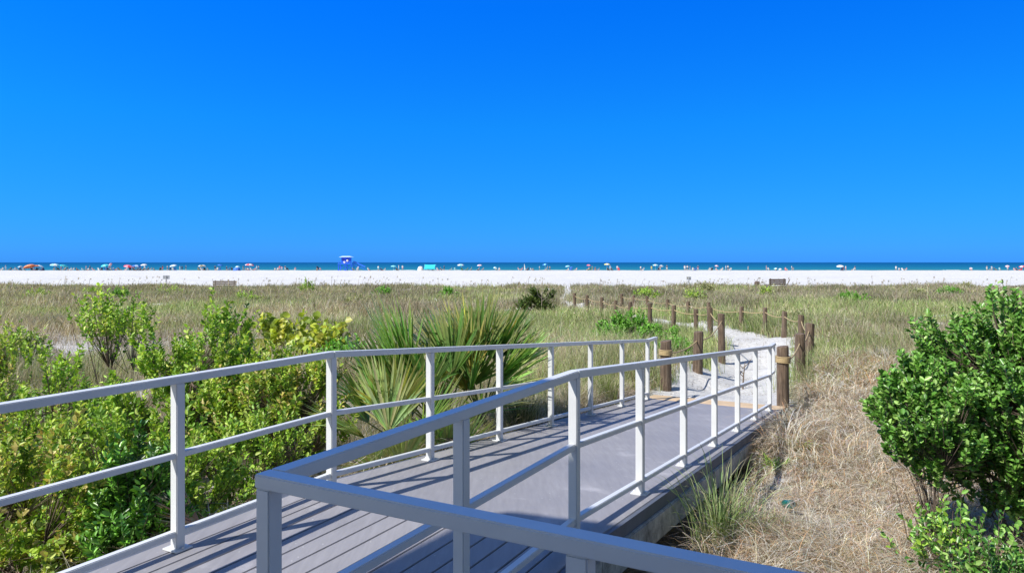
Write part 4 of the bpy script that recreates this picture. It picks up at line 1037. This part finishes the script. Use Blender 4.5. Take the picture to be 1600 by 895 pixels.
for j in range(n+1):
    for i in range(n+1):
        a_, b_ = i/n*2-1, j/n*2-1
        pull = 1 - .10*(1-b_*b_)*abs(a_) ; vs.append((a_*w*(1-.09*(1-b_*b_)), (b_-.0)*.9, 1.25 + b_*.75 - .10*(1-a_*a_)*(1 if b_ > 0 else -.6)))
mb.add(vs, [(j*(n+1)+i, j*(n+1)+i+1, (j+1)*(n+1)+i+1, (j+1)*(n+1)+i) for j in range(n) for i in range(n)]); mb.build('fabric', MC['turquoise'], ro, smooth=True)
for a_ in (-1, 1):
    for b_ in (-1, 1): mb = MB(); mb.tube([(a_*w, b_*.9, 0), (a_*w, b_*.9, 1.25+b_*.75)], .03, 6); mb.build('pole', M_pole, ro)
x = at(819, SH+6); mb = MB(); mb.add([(-.05, 0, 0.1), (.45, 0, 0.3), (.1, 0, 2.3), (-.05, .04, .1), (.45, .04, .3), (.1, .04, 2.3)], [(0, 1, 2), (5, 4, 3), (0, 3, 4, 1), (1, 4, 5, 2), (2, 5, 3, 0)]).tube([(-.08, 0, -.3), (.05, 0, 2.4)], .03, 6); o = mb.build('sail', MC['white']); o.location = (x, SH+6, float(T(x, SH+6))); tag(o, 'narrow white upright sail on the shore left of the dark round bush', 'sail')

# people: two body meshes grown from a skeleton, materials vary from copy to copy
def body_mesh(name, joints, edges, radii, waist, chest, head):
    me = bpy.data.meshes.new(name+'_raw'); me.from_pydata(joints, edges, []); o = bpy.data.objects.new(name+'_raw', me); COL.objects.link(o)
    md = o.modifiers.new('s', 'SKIN'); md.use_smooth_shade = True
    for i, r_ in enumerate(radii): me.skin_vertices[0].data[i].radius = r_ if isinstance(r_, tuple) else (r_, r_)
    me.skin_vertices[0].data[0].use_root = True
    s2 = o.modifiers.new('d', 'SUBSURF'); s2.levels = 1; s2.render_levels = 1
    dg = bpy.context.evaluated_depsgraph_get(); out = bpy.data.meshes.new_from_object(o.evaluated_get(dg)); bpy.data.objects.remove(o)
    out.name = name; out.materials.clear()
    for m_ in (M_skin[0], MC['navy'], MC['white'], M_hair[0]): out.materials.append(m_)
    for p in out.polygons:
        c = p.center
        p.material_index = waist(c) or chest(c) or head(c) or 0
    return out
J = [(0, 0, .95), (0, 0, 1.15), (0, 0, 1.38), (0, 0, 1.5), (0, 0, 1.62), (0, 0, 1.74), (.10, 0, .90), (.12, -.02, .5), (.13, 0, .08), (.13, -.14, .03), (-.10, 0, .90), (-.13, .03, .5), (-.15, .06, .08), (-.15, -.08, .03), (.19, 0, 1.4), (.25, .02, 1.12), (.26, -.08, .86), (-.19, 0, 1.4), (-.26, .03, 1.12), (-.25, -.06, .86)]
E_ = [(0, 1), (1, 2), (2, 3), (3, 4), (4, 5), (0, 6), (6, 7), (7, 8), (8, 9), (0, 10), (10, 11), (11, 12), (12, 13), (2, 14), (14, 15), (15, 16), (2, 17), (17, 18), (18, 19)]
RR_ = [(.15, .11), (.13, .10), (.16, .11), (.055, .055), (.10, .105), (.07, .07), (.09, .09), (.06, .06), (.04, .04), (.035, .03), (.09, .09), (.06, .06), (.04, .04), (.035, .03), .055, .045, .03, .055, .045, .03]
STAND = body_mesh('person_standing', J, E_, RR_, lambda c: 1 if .68 < c.z < 1.02 else 0, lambda c: 2 if 1.02 <= c.z < 1.44 and abs(c.x) < .24 else 0, lambda c: 3 if c.z > 1.66 or (c.z > 1.56 and c.y > .03) else 0)
J2 = [(0, .10, .30), (0, .22, .52), (0, .30, .76), (0, .30, .88), (0, .29, 1.0), (0, .30, 1.12), (.10, .02, .28), (.12, -.30, .48), (.12, -.48, .08), (.12, -.62, .04), (-.10, .02, .28), (-.13, -.32, .44), (-.13, -.55, .06), (-.13, -.68, .04), (.19, .28, .76), (.27, .10, .52), (.20, -.14, .50), (-.19, .28, .76), (-.27, .10, .52), (-.20, -.14, .48)]
SIT = body_mesh('person_seated', J2, E_, RR_, lambda c: 1 if c.z < .42 and c.y > -.15 else 0, lambda c: 2 if .42 <= c.z < .82 and abs(c.x) < .24 and c.y > .1 else 0, lambda c: 3 if c.z > 1.04 or (c.z > .94 and c.y > .33) else 0)
# folding beach chair
mb = MB(); mb.box((0, 0, .22), (.55, .5, .03)); mb.bar((-.0, .22, .22), (-.0, .52, .9), .55, .03)
for s_ in (-1, 1):
    mb.bar((s_*.29, -.25, .0), (s_*.29, .3, .5), .03, .03); mb.bar((s_*.29, .3, .0), (s_*.29, -.2, .5), .03, .03); mb.bar((s_*.29, -.25, .5), (s_*.29, .4, .5), .04, .03)
o_ = mb.build('beach_chair', MC['blue']); ME_CH = o_.data; bpy.data.objects.remove(o_)
# (px, pose, swimwear/trousers, top, skin, chair colour or None)
PPL = [(3, 't', 'grey', 'white', 0, 'white'), (9, 's', 'light blue', 'light blue', 0, None), (15.5, 't', 'black', 'grey', 1, 'black'), (22, 't', 'grey', 'light blue', 0, None), (26, 't', 'teal', 'white', 0, 'grey'), (32, 't', 'navy', 'olive', 1, 'navy'), (37.5, 't', 'olive', 'grey', 1, 'grey'),
 (50, 't', 'navy', 'black', 0, 'black'), (53.5, 't', 'red', 'pink', 0, None), (57.5, 't', 'navy', 'grey', 1, 'navy'), (61.5, 't', 'white', 'light blue', 0, None), (84.5, 't', 'white', 'white', 0, 'grey'), (88.5, 's', 'navy', 'teal', 1, None), (92, 't', 'black', 'grey', 0, 'black'), (95.5, 's', 'navy', 'pink', 0, None),
 (101, 't', 'black', 'grey', 0, 'black'), (105.5, 's', 'navy', 'navy', 0, None), (109.5, 't', 'white', 'cyan', 0, 'white'), (114, 't', 'grey', 'white', 0, None), (121, 't', 'black', 'pink', 1, 'black'), (129.5, 't', 'cyan', 'white', 0, None), (134.5, 's', 'grey', 'pink', 0, None), (137.5, 't', 'red', 'white', 0, None), (140.5, 's', 'black', 'navy', 1, None), (145.5, 't', 'pink', 'pink', 0, None),
 (155, 't', 'grey', 'white', 0, 'white'), (158.5, 't', 'navy', 'grey', 0, 'navy'), (165.5, 't', 'navy', 'blue', 1, 'blue'), (169.5, 't', 'navy', 'pink', 0, 'navy'), (173.5, 't', 'black', 'grey', 0, None), (178.5, 't', 'navy', 'white', 0, 'blue'), (182, 't', 'pink', 'grey', 1, None), (187, 't', 'olive', 'olive', 1, 'olive'),
 (197, 't', 'red', 'white', 0, 'white'), (203.5, 't', 'white', 'white', 0, 'black'), (209.5, 't', 'black', 'black', 1, 'black'), (214, 't', 'light blue', 'grey', 0, 'grey'), (218.5, 't', 'navy', 'black', 1, 'navy'), (223.2, 't', 'black', 'grey', 0, 'black'), (226, 's', 'white', 'light blue', 0, None), (230, 't', 'navy', 'navy', 0, 'navy'), (235, 't', 'teal', 'grey', 0, None), (240.5, 't', 'navy', 'grey', 1, None),
 (250.5, 't', 'black', 'navy', 0, 'black'), (254, 's', 'red', 'black', 1, None), (261.5, 's', 'navy', 'grey', 0, None), (265.5, 't', 'pink', 'light blue', 0, 'navy'), (270, 't', 'white', 'white', 0, None), (274, 't', 'navy', 'white', 1, 'blue'), (281, 's', 'white', 'white', 0, None), (284.5, 's', 'navy', 'black', 1, None), (290.5, 's', 'black', 'navy', 0, None),
 (311, 't', 'grey', 'olive', 0, 'olive'), (315.5, 't', 'white', 'white', 0, 'white'), (320, 't', 'black', 'navy', 0, 'black'), (324.5, 't', 'grey', 'grey', 1, None), (336, 's', 'navy', 'black', 0, None), (339, 't', 'white', 'white', 0, None), (343.5, 't', 'light blue', 'light blue', 0, 'blue'), (354, 's', 'navy', 'navy', 0, None), (357, 't', 'blue', 'blue', 1, 'navy'), (363, 't', 'black', 'navy', 0, 'black'),
 (380, 's', 'grey', 'olive', 1, None), (384.5, 't', 'olive', 'grey', 0, 'grey'), (388, 't', 'red', 'white', 0, None), (393.5, 't', 'white', 'pink', 0, 'white'), (398, 't', 'red', 'pink', 0, None), (401, 's', 'cyan', 'light blue', 0, None), (404, 's', 'navy', 'grey', 0, None),
 (429.5, 't', 'grey', 'white', 1, None), (434, 't', 'pink', 'white', 0, None), (437, 's', 'pink', 'red', 0, None), (440.5, 's', 'white', 'pink', 0, None), (445.5, 's', 'white', 'black', 0, None), (449.5, 't', 'black', 'white', 0, 'black'), (461, 't', 'white', 'pink', 0, None), (495.5, 't', 'black', 'grey', 1, 'black'), (500.5, 't', 'grey', 'pink', 0, None),
 (552, 't', 'green', 'white', 0, 'green'), (558.5, 't', 'black', 'white', 0, 'white'), (560, 's', 'white', 'white', 0, None), (576, 't', 'pink', 'white', 0, None), (591, 's', 'cyan', 'white', 0, None), (596.5, 't', 'navy', 'navy', 0, 'navy'), (600.5, 't', 'white', 'white', 0, None),
 (620.5, 't', 'black', 'olive', 1, 'black'), (623, 's', 'white', 'white', 0, None), (629, 's', 'pink', 'white', 0, None), (668, 't', 'teal', 'navy', 0, None), (677, 't', 'green', 'green', 1, 'teal'), (684, 't', 'pink', 'white', 0, None), (690, 't', 'black', 'navy', 0, 'black'), (694, 's', 'black', 'navy', 1, None), (704.5, 't', 'teal', 'teal', 0, None), (711, 't', 'cyan', 'cyan', 0, None), (722, 't', 'teal', 'green', 0, 'green'), (729.5, 't', 'green', 'green', 1, 'green'), (736, 't', 'navy', 'teal', 0, None), (747, 't', 'black', 'pink', 0, 'black'),
 (754.5, 't', 'navy', 'grey', 0, None), (775.5, 't', 'green', 'white', 0, None), (780, 't', 'pink', 'white', 0, None), (811, 't', 'white', 'pink', 0, None), (815, 't', 'pink', 'pink', 1, None), (824, 't', 'navy', 'navy', 0, 'navy'), (830.5, 't', 'grey', 'white', 0, None), (833, 't', 'olive', 'grey', 1, None), (843, 's', 'black', 'white', 0, None), (853.5, 't', 'black', 'cyan', 0, None), (855.5, 's', 'navy', 'navy', 0, None), (859, 's', 'black', 'grey', 1, None),
 (887, 't', 'pink', 'white', 0, None), (892.5, 't', 'navy', 'blue', 0, 'blue'), (900, 't', 'white', 'pink', 0, None), (919, 't', 'green', 'pink', 0, 'green'), (922.5, 't', 'green', 'green', 1, 'green'), (925.5, 's', 'olive', 'green', 0, None), (930, 't', 'navy', 'navy', 0, 'navy'), (935, 't', 'pink', 'grey', 1, None), (950.5, 't', 'black', 'grey', 0, 'black'), (953.5, 's', 'light blue', 'light blue', 0, None), (956, 't', 'black', 'black', 1, None), (964.5, 's', 'pink', 'white', 0, None), (967, 't', 'red', 'navy', 0, 'red'),
 (1001, 's', 'navy', 'white', 0, None), (1005, 't', 'white', 'light blue', 0, None), (1018, 's', 'yellow', 'yellow', 0, None), (1029, 't', 'navy', 'navy', 0, 'navy'), (1031.5, 's', 'white', 'pink', 0, None), (1042, 's', 'white', 'black', 0, None), (1070, 's', 'white', 'white', 0, None), (1074, 's', 'black', 'white', 0, None), (1078, 's', 'grey', 'black', 0, None), (1082.5, 't', 'white', 'white', 0, None), (1086, 't', 'navy', 'blue', 0, 'blue'), (1090.5, 's', 'pink', 'navy', 0, None),
 (1108.5, 't', 'black', 'light blue', 0, 'white'), (1112, 't', 'white', 'white', 0, 'black'), (1119.5, 't', 'white', 'pink', 0, None), (1127.5, 't', 'white', 'white', 0, 'white'), (1134, 's', 'grey', 'light blue', 0, None), (1137.5, 's', 'black', 'white', 0, None), (1141, 't', 'white', 'white', 0, 'white'), (1169, 's', 'white', 'white', 0, None), (1197.5, 's', 'pink', 'grey', 0, None), (1201, 't', 'white', 'white', 0, None), (1213, 't', 'navy', 'navy', 0, None), (1228.5, 't', 'pink', 'pink', 0, 'red'), (1237, 's', 'navy', 'white', 0, None), (1238.5, 't', 'grey', 'white', 1, 'grey'),
 (1315, 't', 'navy', 'black', 1, 'navy'), (1317.5, 's', 'red', 'navy', 0, None), (1321.5, 's', 'pink', 'white', 0, None), (1333, 't', 'white', 'white', 0, None), (1336, 's', 'white', 'navy', 0, None), (1400, 's', 'white', 'white', 0, None), (1405, 't', 'pink', 'white', 0, None), (1411, 't', 'pink', 'pink', 0, 'white'), (1415.5, 't', 'white', 'pink', 1, None), (1517, 't', 'navy', 'pink', 0, None), (1542, 's', 'white', 'grey', 0, None), (1548, 't', 'navy', 'white', 0, 'grey'), (1549.5, 's', 'green', 'light blue', 0, None), (1555, 't', 'olive', 'navy', 1, None), (1562, 't', 'white', 'cyan', 0, None), (1574.5, 's', 'white', 'pink', 0, None), (1585, 't', 'pink', 'pink', 0, None), (1589.5, 't', 'navy', 'black', 0, 'navy'), (1595, 't', 'red', 'white', 0, 'red')]
MARKS = sorted([(u_[0], u_[6]) for u_ in UMB] + [(541, 'blue lifeguard tower'), (657, 'white dome tent'), (671, 'turquoise canopy'), (370, 'bright blue pop up tent'), (819, 'narrow white sail')])
short = lambda s_: ' '.join(s_.split()[:7]).replace(' left of the', '').replace(' right of the', '').replace(' between the', '').replace(' with', '')
used = {}
def where(px_):
    mx, ml = min(MARKS, key=lambda m_: abs(m_[0]-px_)); d_ = px_-mx
    w_ = ml.split(); w_ = w_[:6] if len(w_) > 6 else w_
    while w_[-1] in ('left', 'right', 'of', 'the', 'with', 'a', 'on', 'and', 'between', 'near', 'over', 'one', 'in', 'beside', 'tilted', 'above', 'two', 'behind', 'overlapping', 'touching'): w_ = w_[:-1]
    rel = 'under the' if abs(d_) < 4 else (('just left of the' if d_ > -14 else 'well left of the') if d_ < 0 else ('just right of the' if d_ < 14 else 'well right of the'))
    return rel + ' ' + ' '.join(w_)
for i, (px_, pose, low, top, sk, ch) in enumerate(PPL):
    Z_ = SH + random.uniform(-3, 3) + (3 if pose == 's' else 0)
    if px_ in (1169,): Z_ = 246
    x = at(px_, Z_); zg = float(T(x, Z_)) if Z_ < 240 else -1.5; rz = random.choice((0, 3.14, 3.14, 2.5, 3.8, 1.5, -1.5)) + random.uniform(-.3, .3)
    me = STAND if pose == 's' else SIT
    o = bpy.data.objects.new('person', me); COL.objects.link(o); o.location = (x, Z_, zg + (0.02 if pose == 't' and ch else 0)); o.rotation_euler = (0, 0, rz)
    s_ = random.uniform(.86, 1.06); o.scale = (s_*1.12, s_*1.12, s_)
    for k, m_ in enumerate((M_skin[sk], MC[low], MC[top], M_hair[i % 2 if sk == 0 else 0])):
        o.material_slots[k].link = 'OBJECT'; o.material_slots[k].material = m_
    lb = f"person in {top} top and {low} bottoms {'standing' if pose == 's' else 'sitting'} {where(px_)}"
    if lb in used: lb = f"person in {top} top and {low} bottoms {'standing' if pose == 's' else 'sitting'}, further right, {where(px_)}"
    used[lb] = 1
    tag(o, ' '.join(lb.split()[:16]), 'person', 'people along the shore')
    if ch:
        c = bpy.data.objects.new('beach_chair', ME_CH); COL.objects.link(c); c.location = (x, Z_, zg); c.rotation_euler = (0, 0, rz)
        c.material_slots[0].link = 'OBJECT'; c.material_slots[0].material = MC[ch]
        lb = f"{ch} beach chair of the person in {top} {where(px_)}"
        if lb in used: lb = f"{ch} beach chair further right with person in {top} {where(px_)}"
        used[lb] = 1
        tag(c, ' '.join(lb.split()[:16]), 'beach chair', 'folding chairs along the shore')
